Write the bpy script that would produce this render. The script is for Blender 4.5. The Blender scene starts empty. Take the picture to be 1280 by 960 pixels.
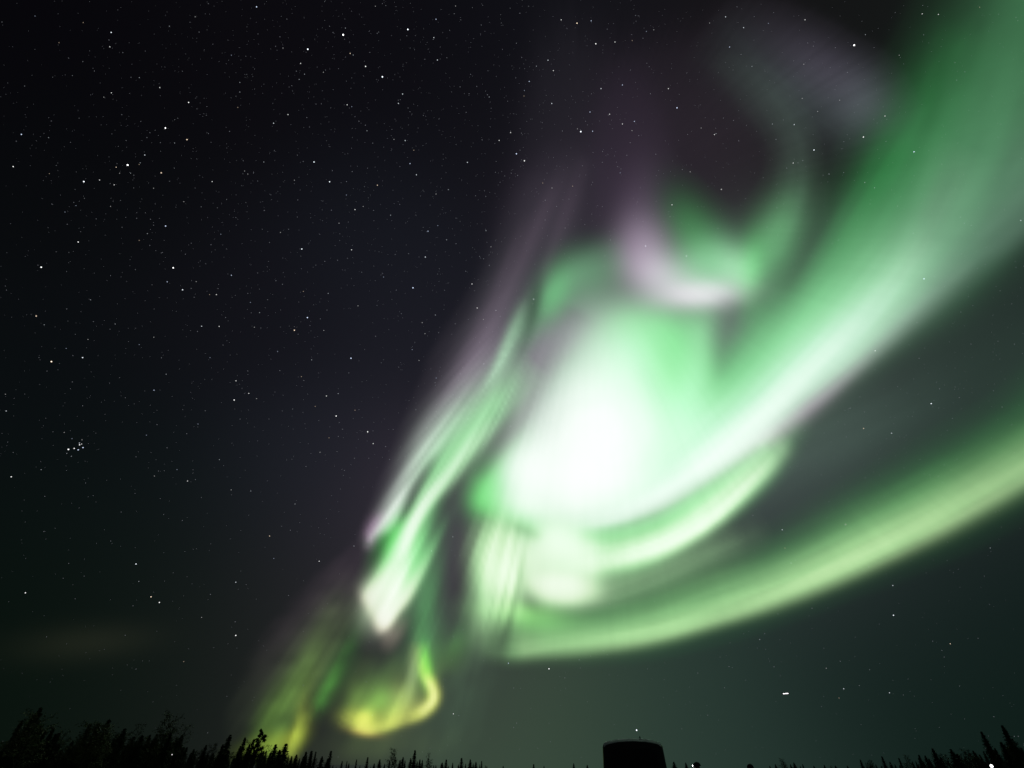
import bpy, bmesh, math, random
import numpy as np
from mathutils import Vector, Matrix

scene = bpy.context.scene
COL = scene.collection

# ---------------------------------------------------------------- camera
PITCH = math.radians(38.0); FPX = 620.0; CAM_H = 1.5
cam_data = bpy.data.cameras.new("camera"); cam = bpy.data.objects.new("camera", cam_data); COL.objects.link(cam)
cam_data.sensor_width = 36.0; cam_data.lens = 36.0 * FPX / 1280.0
cam_data.clip_start = 0.1; cam_data.clip_end = 400000.0
cam.location = (0, 0, CAM_H); cam.rotation_euler = (math.pi / 2 + PITCH, 0, 0)
scene.camera = cam

# ---------------------------------------------------------------- world: deep night behind the sky dome, sun far below the horizon
world = bpy.data.worlds.new("World"); scene.world = world; world.use_nodes = True
wn = world.node_tree.nodes; wl = world.node_tree.links
sky_tex = wn.new("ShaderNodeTexSky"); sky_tex.sky_type = 'NISHITA'; sky_tex.sun_disc = False
sky_tex.sun_elevation = math.radians(-5.0); sky_tex.sun_rotation = math.radians(160)
wl.new(sky_tex.outputs[0], wn["Background"].inputs[0]); wn["Background"].inputs[1].default_value = 0.002

vs = scene.view_settings
vs.view_transform = 'Standard'; vs.look = 'None'; vs.exposure = 0.0; vs.gamma = 1.0; vs.use_curve_mapping = False
scene.cycles.transparent_max_bounces = 48
scene.cycles.max_bounces = 4

# star chart: angles measured from one compass bearing and elevation
_F = np.array([0, math.cos(PITCH), math.sin(PITCH)]); _U = np.array([0, -math.sin(PITCH), math.cos(PITCH)]); _R = np.array([1.0, 0, 0])
def chart_dir(x, y):
    x = np.asarray(x, float); y = np.asarray(y, float)
    d = _F * FPX + _R * (x - 640.0)[..., None] + _U * (480.0 - y)[..., None]
    return d / np.linalg.norm(d, axis=-1, keepdims=True)
def tan_el(x, y):
    d = chart_dir(x, y); return float(d[2] / math.hypot(d[0], d[1]))
def bearing(x, y):
    d = chart_dir(x, y); h = math.hypot(d[0], d[1]); return d[0] / h, d[1] / h

def tag(o, label=None, cat=None, group=None, kind=None):
    if label: o["label"] = label
    if cat: o["category"] = cat
    if group: o["group"] = group
    if kind: o["kind"] = kind
    return o
def empty(name, loc=(0, 0, 0), rz=0.0):
    o = bpy.data.objects.new(name, None); o.location = loc; o.rotation_euler = (0, 0, rz); o.empty_display_size = .3
    COL.objects.link(o); return o
def mesh_obj(name, me, mat=None, parent=None):
    o = bpy.data.objects.new(name, me)
    if mat: me.materials.append(mat)
    COL.objects.link(o)
    if parent: o.parent = parent
    return o
def np_mesh(name, verts, faces):
    me = bpy.data.meshes.new(name)
    me.from_pydata([tuple(v) for v in verts], [], [tuple(int(i) for i in f) for f in faces]); me.update()
    return me
def bm_obj(name, bm, mat=None, parent=None, smooth=False):
    me = bpy.data.meshes.new(name); bm.to_mesh(me); bm.free()
    if smooth:
        for p in me.polygons: p.use_smooth = True
    return mesh_obj(name, me, mat, parent)
def principled(name, base, rough=.7, metal=0.0, noise=0.0, scale=5.0, spec=.5):
    m = bpy.data.materials.new(name); m.use_nodes = True
    nt = m.node_tree; b = nt.nodes["Principled BSDF"]
    b.inputs["Base Color"].default_value = (*base, 1); b.inputs["Roughness"].default_value = rough
    b.inputs["Metallic"].default_value = metal; b.inputs["Specular IOR Level"].default_value = spec
    if noise:
        tc = nt.nodes.new("ShaderNodeTexCoord"); n = nt.nodes.new("ShaderNodeTexNoise"); n.inputs["Scale"].default_value = scale
        n.inputs["Detail"].default_value = 6
        r = nt.nodes.new("ShaderNodeValToRGB")
        r.color_ramp.elements[0].position = .3; r.color_ramp.elements[1].position = .7
        r.color_ramp.elements[0].color = (*[c * (1 - noise) for c in base], 1); r.color_ramp.elements[1].color = (*[c * (1 + noise) for c in base], 1)
        nt.links.new(tc.outputs["Object"], n.inputs["Vector"]); nt.links.new(n.outputs["Fac"], r.inputs[0]); nt.links.new(r.outputs[0], b.inputs["Base Color"])
    return m
def glow_mat(name, col, strength, sampling=True):
    m = bpy.data.materials.new(name); m.use_nodes = True
    nt = m.node_tree; nt.nodes.clear()
    e = nt.nodes.new("ShaderNodeEmission"); o = nt.nodes.new("ShaderNodeOutputMaterial")
    e.inputs[0].default_value = (*col, 1); e.inputs[1].default_value = strength
    nt.links.new(e.outputs[0], o.inputs[0])
    if not sampling: m.cycles.emission_sampling = 'NONE'
    return m
# ---------------------------------------------------------------- aurora light, as a chart of the sky
# (chart = gnomonic star chart about one fixed compass direction and elevation; 2 units per cell)
CX0, CX1, CY0, CY1, CS = -240, 1520, -180, 984, 2.0
_gx = np.arange(CX0, CX1 + 1, CS); _gy = np.arange(CY0, CY1 + 1, CS)
GX, GY = np.meshgrid(_gx, _gy)
RAYVP = (735.0, 285.0)                      # where the field lines converge (magnetic zenith)
rng = np.random.default_rng(7)

def C(r, g, b):
    c = np.array([r, g, b], float) / 255.0
    return np.where(c <= 0.04045, c / 12.92, ((c + 0.055) / 1.055) ** 2.4)

def spline(P, step=2.0):
    P = np.asarray(P, float)
    Q = np.vstack([2 * P[0] - P[1], P, 2 * P[-1] - P[-2]])
    out = []
    for i in range(1, len(Q) - 2):
        n = max(2, int(np.hypot(*(Q[i + 1, :2] - Q[i, :2])) / step))
        t = np.linspace(0, 1, n, endpoint=False)[:, None]
        a, b, c, d = Q[i - 1], Q[i], Q[i + 1], Q[i + 2]
        out.append(0.5 * (2 * b + (c - a) * t + (2 * a - 5 * b + 4 * c - d) * t * t + (3 * b - a - 3 * c + d) * t ** 3))
    out.append(Q[-2][None])
    return np.vstack(out)

def blur(a, s):
    s = s / CS
    if s < 0.3: return a
    r = int(3 * s) + 1
    k = np.exp(-0.5 * (np.arange(-r, r + 1) / s) ** 2); k /= k.sum()
    for ax in (0, 1):
        p = [(0, 0)] * a.ndim; p[ax] = (r, r)
        q = np.pad(a, p)
        o = np.zeros_like(a)
        for i, w in enumerate(k):
            sl = [slice(None)] * a.ndim; sl[ax] = slice(i, i + a.shape[ax])
            o += w * q[tuple(sl)]
        a = o
    return a

def noise1(n, cell, seed):
    r = np.random.default_rng(seed)
    m = int(n / cell) + 3
    v = r.random(m)
    x = np.arange(n) / cell; i = x.astype(int); f = x - i; f = f * f * (3 - 2 * f)
    return v[i] * (1 - f) + v[i + 1] * f

_NG = np.random.default_rng(99).random((512, 512))
def noise2(u, v, seed=0):
    u = u + seed * 37.3; v = v + seed * 91.7
    i = np.floor(u).astype(int); j = np.floor(v).astype(int); f = u - i; g = v - j
    f = f * f * (3 - 2 * f); g = g * g * (3 - 2 * g)
    a = _NG[i % 512, j % 512]; b = _NG[(i + 1) % 512, j % 512]; c = _NG[i % 512, (j + 1) % 512]; d = _NG[(i + 1) % 512, (j + 1) % 512]
    return (a * (1 - f) + b * f) * (1 - g) + (c * (1 - f) + d * f) * g

_RN = [0]
def ribbon(L, pts, col, p=2.0, gain=1.0, fil=.20):
    """pts rows: x, y, intensity, sigma on the +n side, sigma on the -n side (n = (-dy, dx))"""
    S = spline(pts, 3.0)
    xy = S[:, :2]; I = np.maximum(S[:, 2], 0); wa = np.maximum(S[:, 3], 2); wb = np.maximum(S[:, 4], 2)
    T = np.gradient(xy, axis=0); T /= np.linalg.norm(T, axis=1)[:, None] + 1e-9
    m = 3.2 * max(wa.max(), wb.max())
    x0, x1 = xy[:, 0].min() - m, xy[:, 0].max() + m; y0, y1 = xy[:, 1].min() - m, xy[:, 1].max() + m
    ix = np.where((_gx >= x0) & (_gx <= x1))[0]; iy = np.where((_gy >= y0) & (_gy <= y1))[0]
    if not len(ix) or not len(iy): return
    sub = (slice(iy[0], iy[-1] + 1), slice(ix[0], ix[-1] + 1))
    gx = GX[sub]; gy = GY[sub]
    best = np.full(gx.shape, 1e18); idx = np.zeros(gx.shape, int)
    for k in range(len(xy)):
        d = (gx - xy[k, 0]) ** 2 + (gy - xy[k, 1]) ** 2
        mk = d < best
        best[mk] = d[mk]; idx[mk] = k
    dx = gx - xy[idx, 0]; dy = gy - xy[idx, 1]
    sd = dx * -T[idx, 1] + dy * T[idx, 0]
    al = dx * T[idx, 0] + dy * T[idx, 1]
    # blend the two widths smoothly round the end caps
    side = 0.5 + 0.5 * sd / (np.sqrt(best) + 1e-6)
    w = wb[idx] * (1 - side) + wa[idx] * side
    v = I[idx] * np.exp(-0.5 * (np.sqrt(best) / w) ** p) * gain
    # filaments drawn out along the fold, and slow brightness changes along it
    _RN[0] += 1; wm = 0.5 * (wa + wb)[idx]
    sl = np.concatenate([[0], np.cumsum(np.linalg.norm(np.diff(xy, axis=0), axis=1))])[idx] + al
    N = .5 * noise2(sd / (wm * .45 + 2), sl / 110.0, _RN[0]) + .3 * noise2(sd / (wm * .2 + 1.6), sl / 70.0, _RN[0] + 7) + .2 * noise2(sl / 45.0, sd / (wm * 2 + 8), _RN[0] + 3)
    v = v * np.clip(1 + fil * 2.6 * (N - .5), 0.1, 2)
    L[sub] += v[..., None] * np.asarray(col)

def carve(bands, pts):
    M = layer()
    ribbon(M, pts, (1, 1, 1))
    for k in bands: BANDS[k] = BANDS[k] * (1 - np.clip(blur(M, 3.0), 0, .95))

def blob(L, x, y, sx, sy, ang, col, gain=1.0, p=2.0):
    a = np.radians(ang); c, s = np.cos(a), np.sin(a)
    u = ((GX - x) * c + (GY - y) * s) / sx; w = (-(GX - x) * s + (GY - y) * c) / sy
    L += (gain * np.exp(-0.5 * (u * u + w * w) ** (p / 2)))[..., None] * np.asarray(col)

def curtain(L, pts, cols, gain=1.0, soft=3.0, streak=(0.55, 7.0), seed=1, rise=0.06, decay=1.0, vp=None):
    """a hanging curtain: lower border pts rows x, y, intensity, ray height (fraction of the way to the
    magnetic zenith); cols = colours from lower border to top"""
    S = spline(pts, 0.5)
    n = len(S)
    a, cell = streak
    N = 0.5 * noise1(n, cell * 2, seed) + 0.3 * noise1(n, cell * 5, seed + 50) + 0.2 * noise1(n, cell, seed + 99)
    N = np.clip((N - 0.25) * 2.0, 0, 1)
    mod = (1 - a) + a * N * 1.6
    hm = 1 + 0.5 * a * (noise1(n, cell * 3, seed + 7) - 0.5)
    V = np.array(vp or RAYVP)
    D = V - S[:, :2]
    ln = np.linalg.norm(D, axis=1)
    H = S[:, 3] * hm
    acc = np.zeros_like(L)
    cols = np.asarray(cols, float)
    T = np.gradient(S[:, :2], axis=0)
    cr = np.abs(T[:, 0] * D[:, 1] - T[:, 1] * D[:, 0]) / ln * 2.0 + 0.15
    K = int(np.max(ln * np.maximum(H, 0)) / 2) + 8
    for k in range(K):
        t = (k + 0.5) / K
        prof = np.minimum(1, t / rise) ** 1.2 * (np.exp(-decay * 3.0 * t) * (1 - t))
        ct = t * (len(cols) - 1); i = int(min(ct, len(cols) - 2)); f = ct - i
        col = cols[i] * (1 - f) + cols[i + 1] * f
        X = S[:, 0] + D[:, 0] * H * t; Y = S[:, 1] + D[:, 1] * H * t
        w = S[:, 2] * mod * prof * cr * ln * np.maximum(H, 0) / K
        fx = (X - CX0) / CS; fy = (Y - CY0) / CS
        jx = np.floor(fx).astype(int); jy = np.floor(fy).astype(int); rx = fx - jx; ry = fy - jy
        for ox, oy, ww in ((0, 0, (1 - rx) * (1 - ry)), (1, 0, rx * (1 - ry)), (0, 1, (1 - rx) * ry), (1, 1, rx * ry)):
            qx = jx + ox; qy = jy + oy
            ok = (qx >= 0) & (qx < L.shape[1]) & (qy >= 0) & (qy < L.shape[0])
            g = (w * ww * 0.5)[ok]
            for c in range(3):
                np.add.at(acc[..., c], (qy[ok], qx[ok]), g * col[c])
    acc = blur(acc, soft)
    L += acc * gain / 4.0

def layer(): return np.zeros(GX.shape + (3,))
WHITE = C(245, 255, 245); PALE = C(205, 245, 208); GREEN = C(120, 205, 135); DEEP = C(48, 140, 62)
TEAL = C(95, 155, 125); PINK = C(215, 190, 212); MAUVE = C(110, 92, 115); GREY = C(120, 125, 125)
YEL = C(190, 222, 120); LIME = C(170, 225, 130); GOLD = C(205, 200, 90)
BANDS = {}

# --- broad arm that comes down from the top right corner and wraps under the core
L = layer()
ribbon(L, [(1345, -170, .24, 60, 130), (1318, -60, .25, 60, 120), (1278, 60, .27, 60, 90), (1228, 190, .35, 62, 62), (1160, 310, .46, 62, 42),
           (1072, 410, .56, 62, 24), (985, 490, .56, 58, 14), (915, 553, .5, 50, 11), (840, 604, .4, 38, 9), (770, 640, .2, 30, 8)], C(104, 188, 126), gain=1.0)
ribbon(L, [(1210, 180, .0, 26, 40), (1150, 305, .18, 28, 34), (1074, 402, .5, 32, 24), (990, 484, .78, 28, 13), (915, 552, .72, 28, 11),
           (845, 603, .6, 26, 9), (775, 643, .5, 26, 8), (735, 652, .3, 24, 8)], C(190, 228, 198))
ribbon(L, [(1360, 215, .30, 70, 14), (1280, 275, .32, 66, 14), (1190, 345, .32, 50, 13), (1100, 418, .36, 34, 12), (1000, 500, .4, 16, 10), (900, 575, .4, 12, 9), (830, 620, .3, 10, 8), (780, 645, .1, 8, 6)], C(118, 140, 130))
ribbon(L, [(1190, 70, .10, 26, 34), (1140, 160, .22, 28, 34), (1075, 270, .36, 28, 40), (1000, 380, .42, 28, 45), (935, 450, .42, 28, 45), (890, 500, .3, 30, 45)], C(45, 165, 75))
ribbon(L, [(1340, 430, .4, 60, 60), (1220, 490, .45, 55, 50), (1100, 560, .3, 45, 40), (1000, 640, .15, 40, 36)], C(58, 92, 72), gain=.25)
ribbon(L, [(1150, 500, .15, 30, 26), (1060, 545, .5, 34, 26), (980, 590, .4, 34, 26), (930, 640, .1, 24, 20)], C(70, 90, 80), gain=.6)
ribbon(L, [(1220, 325, .0, 14, 10), (1100, 425, .18, 14, 10), (1010, 502, .5, 15, 11), (920, 569, .75, 16, 11), (850, 617, .8, 14, 10), (795, 645, .5, 13, 9), (750, 656, .2, 12, 8)], C(226, 192, 222), gain=.75)
ribbon(L, [(1080, 330, .2, 40, 40), (1000, 420, .4, 40, 36), (940, 490, .45, 36, 36), (880, 540, .4, 36, 36)], C(168, 222, 172), gain=.55)
ribbon(L, [(1165, 290, .0, 16, 18), (1105, 372, .22, 18, 15), (1030, 448, .35, 18, 12), (960, 512, .4, 17, 10), (880, 580, .25, 14, 9)], C(228, 240, 230), gain=.6)
BANDS['arm'] = L

# --- blazing core of the swirl
L = layer()
blob(L, 752, 572, 42, 50, 14, WHITE, .55, p=2.0)
blob(L, 722, 600, 58, 30, 14, C(205, 252, 210), .5, p=2.5)
blob(L, 762, 500, 42, 56, 8, C(200, 248, 208), .58, p=2.2)
blob(L, 698, 535, 34, 50, 32, C(200, 205, 205), .4, p=2.3)
blob(L, 712, 578, 66, 50, -38, C(212, 250, 216), .62, p=3.0)
blob(L, 654, 598, 20, 36, 12, C(190, 250, 195), .5, p=2.3)
blob(L, 740, 500, 40, 50, 25, C(205, 240, 212), .35, p=2.3)
blob(L, 805, 565, 66, 46, -32, C(185, 248, 195), .6, p=2.4)
blob(L, 830, 470, 56, 62, 20, C(112, 215, 128), .42, p=2.2)
blob(L, 808, 520, 44, 48, -10, C(180, 246, 190), .35)
ribbon(L, [(812, 395, .0, 10, 10), (842, 430, .18, 12, 10), (858, 480, .22, 13, 10), (842, 540, .15, 14, 10), (800, 590, .0, 12, 10)], C(90, 215, 105), gain=.8)
blob(L, 874, 456, 18, 52, 8, C(165, 222, 178), .38, p=2.0)
blob(L, 805, 412, 52, 22, 10, C(100, 190, 115), .28)
blob(L, 850, 405, 34, 16, 16, C(140, 185, 152), .2)
blob(L, 812, 440, 34, 30, 30, C(150, 235, 165), .25)
blob(L, 838, 488, 13, 38, -28, C(95, 225, 108), .3)
blob(L, 735, 458, 24, 40, 16, C(195, 215, 200), .22)
blob(L, 612, 608, 15, 24, 14, C(90, 228, 100), .7)
blob(L, 662, 634, 30, 12, 16, C(190, 250, 190), .55)
blob(L, 684, 606, 46, 26, 24, C(222, 255, 226), .5, p=2.6)
blob(L, 780, 450, 24, 34, 10, C(165, 245, 178), .3)
ribbon(L, [(602, 626, .3, 12, 10), (640, 644, .4, 10, 10), (690, 664, .3, 10, 10), (750, 670, .25, 10, 10), (800, 655, .1, 10, 10)], C(110, 222, 118), gain=.8)
BANDS['core'] = L

# --- small hook above the core
L = layer()
blob(L, 808, 324, 25, 34, -12, C(186, 170, 190), .6, p=2.2)
blob(L, 836, 350, 30, 18, 22, C(198, 178, 198), .42)
blob(L, 878, 368, 34, 12, -4, C(232, 196, 230), .62)
blob(L, 884, 338, 40, 26, -8, C(140, 200, 155), .62, p=2.3)
blob(L, 922, 338, 16, 18, -40, C(165, 205, 172), .38)
blob(L, 868, 298, 20, 36, -26, C(70, 165, 88), .45)
blob(L, 905, 315, 16, 26, -20, C(80, 150, 95), .3)
blob(L, 938, 338, 12, 30, 6, C(45, 165, 65), .5)
blob(L, 970, 300, 20, 40, 26, C(95, 175, 108), .6)
ribbon(L, [(965, 320, .05, 14, 22), (990, 270, .30, 18, 20), (1000, 215, .28, 16, 20), (990, 160, .18, 16, 22), (945, 100, .1, 16, 26), (880, 70, .02, 16, 20)], C(92, 118, 102), gain=.8)
blob(L, 800, 265, 20, 40, 4, MAUVE, .26)
blob(L, 785, 185, 40, 90, 0, C(60, 45, 65), .18)
blob(L, 910, 405, 20, 28, 10, C(105, 92, 110), .35)
BANDS['hook'] = L

# --- faint veil at the upper right
L = layer()
blob(L, 1040, 95, 62, 26, 34, C(78, 74, 88), .5)
blob(L, 1075, 130, 24, 30, 20, C(72, 84, 84), .45)
ribbon(L, [(880, 30, .0, 30, 30), (940, 80, .5, 30, 26), (1000, 125, .8, 30, 26), (1050, 160, .3, 26, 26)], C(58, 72, 70), gain=.55)
blob(L, 880, 180, 110, 100, 0, C(42, 34, 42), .6)
blob(L, 700, 240, 80, 60, -40, C(38, 32, 42), .2)
blob(L, 700, 120, 40, 110, 0, C(26, 26, 30), .4)
BANDS['veil'] = L

# --- arc over the left shoulder of the core
L = layer()
ribbon(L, [(680, 400, .05, 18, 10), (690, 366, .45, 24, 14), (725, 340, .58, 30, 16), (762, 325, .35, 30, 16), (792, 318, .0, 20, 14)], C(112, 170, 126))
blob(L, 692, 372, 12, 28, 18, C(50, 160, 72), .5)
blob(L, 728, 412, 58, 26, -24, C(116, 100, 120), .55)
blob(L, 725, 420, 60, 30, -28, C(95, 88, 98), .55)
blob(L, 662, 510, 34, 60, 30, C(150, 142, 152), .55)
blob(L, 655, 400, 36, 90, 22, C(60, 66, 66), .38)
blob(L, 705, 285, 60, 70, 10, C(56, 46, 60), .24)
BANDS['arc'] = L

# --- second loop under the core
L = layer()
ribbon(L, [(985, 540, .12, 22, 12), (948, 592, .5, 32, 11), (890, 642, .8, 32, 10), (832, 678, .85, 26, 10), (780, 696, .7, 24, 12), (715, 702, .3, 26, 14)], C(120, 218, 128), gain=.85)
ribbon(L, [(974, 566, .2, 15, 8), (944, 597, .6, 15, 8), (890, 646, 1.0, 15, 8), (836, 679, 1.0, 14, 8), (785, 696, .8, 15, 9), (745, 702, .3, 16, 12)], C(225, 250, 210), gain=.85)
blob(L, 698, 706, 44, 40, 10, C(208, 248, 198), .9, p=3.6)
blob(L, 700, 672, 34, 18, 6, C(180, 240, 180), .45)
blob(L, 704, 738, 36, 15, 6, C(228, 244, 208), .4, p=3)
blob(L, 624, 692, 24, 34, 8, C(195, 246, 182), .95, p=2.8)
blob(L, 634, 735, 15, 30, 10, C(185, 228, 170), .55)
blob(L, 604, 735, 12, 36, 8, C(165, 215, 155), .5)
ribbon(L, [(935, 672, .1, 16, 14), (890, 690, .4, 18, 12), (830, 715, .65, 18, 13), (770, 738, .65, 17, 13), (730, 750, .3, 16, 12)], C(132, 168, 124), gain=.85)
curtain(L, [(586, 785, .15, .2), (591, 808, .45, .25), (602, 814, .5, .27), (614, 806, .5, .28), (628, 792, .55, .26), (645, 785, .35, .22), (660, 778, .1, .2)], [C(110, 140, 100), C(160, 205, 145), C(185, 235, 175), C(190, 235, 185), GREEN], gain=1.5, soft=3.5, seed=12, streak=(.85, 8), rise=.5, decay=.1)
blob(L, 668, 772, 30, 12, 6, C(125, 195, 105), .5)
ribbon(L, [(720, 664, .1, 8, 9), (775, 662, .4, 8, 9), (830, 642, .5, 8, 9), (890, 607, .5, 8, 9), (950, 562, .3, 8, 9)], C(85, 205, 98), gain=.6)
blob(L, 655, 764, 34, 8, 4, C(140, 205, 115), .3)
BANDS['loop'] = L

# --- long low arm running right
L = layer()
ribbon(L, [(1400, 525, .45, 28, 14), (1280, 590, .5, 27, 13), (1180, 645, .66, 28, 12), (1080, 695, .8, 29, 11), (980, 738, .74, 26, 10), (900, 766, .75, 30, 9),
           (820, 790, .75, 26, 9), (740, 802, .75, 22, 9), (680, 809, .7, 20, 8), (648, 813, .6, 22, 8), (626, 812, .3, 24, 9)], C(142, 198, 130), gain=.82)
ribbon(L, [(1400, 520, .2, 24, 12), (1280, 592, .35, 22, 12), (1180, 650, .5, 21, 11), (1080, 698, .5, 20, 10), (980, 742, .4, 17, 9), (900, 770, .3, 15, 8), (800, 796, .3, 14, 8), (720, 806, .2, 14, 8), (660, 812, .15, 14, 7)], C(205, 224, 170), gain=.8)
ribbon(L, [(1400, 470, .3, 40, 36), (1280, 555, .34, 32, 36), (1180, 610, .38, 30, 36), (1080, 662, .38, 28, 32), (980, 712, .3, 26, 28), (900, 745, .25, 24, 26), (800, 775, .3, 22, 22), (700, 785, .35, 22, 20), (650, 785, .2, 20, 20)], C(58, 155, 76), gain=.8)
BANDS['lowarm'] = L

# --- hanging curtain at the left
L = layer()
# lower body with its ragged hem
curtain(L, [(440, 738, .05, .14), (449, 752, .25, .17), (459, 772, .5, .21), (470, 793, .6, .25), (480, 792, .5, .26), (491, 776, .55, .26), (502, 764, .4, .26), (512, 748, .10, .24)],
        [C(215, 190, 185), C(225, 240, 208), C(200, 240, 190), C(150, 228, 150), C(110, 200, 118), C(70, 130, 82)], gain=1.5, soft=3.5, seed=3, streak=(.6, 9), rise=.12, decay=.15)
curtain(L, [(466, 790, .1, .07), (476, 815, .45, .10), (488, 820, .45, .10), (498, 800, .1, .07)], [C(110, 95, 90), C(165, 150, 138), C(200, 195, 170)], gain=1.2, soft=3.5, seed=8, streak=(.4, 7), rise=.5, decay=.1)
blob(L, 482, 742, 17, 30, 24, C(230, 248, 215), .55, p=2.4)
blob(L, 499, 705, 15, 34, 18, C(150, 232, 150), .6, p=2.4)
blob(L, 489, 668, 9, 24, 22, C(75, 220, 85), .55)
blob(L, 520, 705, 10, 36, 16, C(110, 190, 118), .4)
# main fold
ribbon(L, [(672, 452, .0, 22, 16), (645, 482, .3, 22, 15), (618, 512, .62, 22, 14), (590, 546, .8, 20, 12), (562, 582, .82, 17, 10), (538, 614, .75, 13, 9), (523, 644, .7, 11, 10), (510, 675, .6, 12, 13), (500, 705, .3, 14, 14)], C(135, 225, 142), gain=.85)
ribbon(L, [(622, 520, .0, 8, 8), (590, 558, .35, 9, 7), (560, 594, .5, 8, 7), (536, 622, .75, 7, 6), (518, 650, .95, 6, 6), (506, 678, .8, 6, 6), (498, 705, .35, 8, 7), (490, 735, .2, 10, 8)], C(228, 246, 222), gain=.75)
# outer fold with the pink tip
ribbon(L, [(580, 500, .05, 16, 14), (553, 537, .28, 16, 10), (530, 573, .5, 13, 7), (513, 605, .62, 11, 7), (498, 633, .65, 10, 6), (485, 655, .45, 9, 6), (472, 668, .3, 6, 5), (464, 678, .1, 6, 5)], C(182, 208, 186), gain=1.0)
ribbon(L, [(508, 612, .1, 7, 6), (490, 640, .35, 7, 6), (474, 656, .5, 7, 6), (465, 668, .45, 6, 5), (462, 682, .12, 5, 5)], C(198, 160, 198), gain=.8)
# thin upper streaks
ribbon(L, [(660, 372, .05, 7, 8), (646, 402, .35, 6, 8), (632, 434, .55, 5, 8), (620, 462, .45, 5, 7), (608, 486, .1, 6, 7)], C(150, 205, 160), gain=.75)
ribbon(L, [(676, 372, .1, 8, 10), (660, 410, .38, 10, 10), (645, 440, .25, 10, 12), (628, 470, .08, 10, 12)], C(60, 155, 78), gain=.8)
# grey outer haze
ribbon(L, [(700, 220, .03, 40, 36), (652, 345, .16, 26, 30), (592, 468, .5, 25, 30), (540, 552, .5, 18, 22), (495, 628, .38, 13, 14), (466, 672, .12, 10, 9)], C(118, 108, 122), gain=.75)
ribbon(L, [(640, 430, .0, 12, 18), (600, 475, .3, 12, 18), (570, 512, .35, 12, 18), (540, 555, .2, 12, 16)], C(150, 150, 155), gain=.6)
ribbon(L, [(600, 490, .0, 12, 18), (565, 530, .35, 12, 18), (535, 572, .3, 10, 16)], C(72, 150, 88), gain=.6)
ribbon(L, [(550, 600, .1, 10, 24), (536, 680, .28, 10, 18), (524, 740, .2, 10, 14), (514, 775, .05, 8, 10)], C(105, 165, 115), gain=.5)
ribbon(L, [(600, 600, .2, 20, 20), (572, 670, .35, 18, 20), (562, 740, .25, 18, 20), (555, 800, .1, 16, 18)], C(80, 66, 84), gain=.45)
for q in ([(712, 205, .0, 8, 8), (680, 262, .22, 7, 9), (648, 335, .32, 7, 10), (615, 410, .3, 8, 10), (585, 470, .1, 8, 10)], [(735, 190, .0, 7, 7), (708, 262, .2, 6, 8), (684, 330, .2, 6, 8), (668, 380, .05, 6, 8)], [(662, 262, .0, 6, 8), (632, 335, .22, 6, 9), (596, 420, .28, 7, 10), (560, 500, .1, 8, 10)]):
    ribbon(L, q, C(112, 92, 112), gain=.38)
ribbon(L, [(545, 690, .05, 8, 8), (535, 745, .22, 8, 8), (527, 800, .25, 7, 7), (526, 840, .1, 6, 6)], C(95, 190, 105), gain=.7)
ribbon(L, [(640, 400, .0, 14, 16), (592, 462, .3, 14, 18), (548, 530, .32, 12, 16), (510, 596, .25, 10, 12), (478, 650, .15, 8, 8)], C(150, 132, 152), gain=.55)
BANDS['curtain'] = L

# --- low yellow curl over the trees
L = layer()
ribbon(L, [(524, 800, .0, 8, 6), (527, 822, .3, 7, 6), (532, 842, .6, 6, 5), (540, 857, .85, 6, 5), (543, 870, .95, 7, 5), (538, 882, .95, 7, 5), (525, 892, .85, 8, 5), (505, 899, .75, 9, 5), (485, 906, .7, 11, 5), (464, 911, .75, 11, 5), (446, 908, .5, 11, 5), (432, 902, .2, 9, 6), (424, 898, .05, 8, 6)], C(198, 206, 92), gain=.92)
ribbon(L, [(533, 848, .2, 4, 4), (541, 862, .6, 4, 3), (541, 876, .6, 4, 3), (530, 888, .3, 5, 4)], C(235, 235, 180), gain=.7)
blob(L, 455, 899, 16, 8, 8, C(215, 218, 80), .35)
blob(L, 500, 874, 10, 18, 16, C(165, 170, 100), .35)
blob(L, 518, 880, 10, 16, 24, C(160, 160, 100), .2)
blob(L, 478, 884, 14, 14, 0, C(95, 165, 60), .35)
blob(L, 452, 880, 18, 18, 10, C(115, 150, 60), .3)
blob(L, 468, 862, 44, 22, -8, C(88, 122, 58), .35)
blob(L, 455, 915, 14, 4, 10, C(150, 100, 60), .35)
curtain(L, [(426, 902, .2, .15), (450, 910, .35, .20), (480, 906, .38, .24), (510, 898, .35, .24), (535, 885, .3, .24)], [C(180, 195, 80), C(125, 160, 68), C(82, 122, 62), C(60, 80, 58), C(48, 54, 48)], gain=1.3, soft=5, seed=21, streak=(.6, 14), rise=.1, decay=.35)
curtain(L, [(508, 846, .15, .15), (518, 850, .45, .2), (530, 850, .45, .2), (545, 848, .25, .2), (565, 846, .15, .2), (580, 850, .05, .2)], [C(150, 215, 90), C(115, 200, 85), C(90, 165, 90), C(75, 125, 82), C(56, 76, 62)], gain=1.5, soft=4.5, seed=25, streak=(.7, 8), rise=.35, decay=.2)
blob(L, 532, 834, 5, 17, -6, C(75, 228, 45), .6)
blob(L, 516, 838, 5, 20, 10, C(185, 205, 145), .35)
blob(L, 530, 790, 14, 46, 6, C(72, 128, 78), .45)
blob(L, 470, 932, 50, 15, -4, C(70, 85, 45), .35)
blob(L, 575, 850, 26, 60, 15, C(58, 84, 62), .25)
BANDS['curl'] = L

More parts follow.
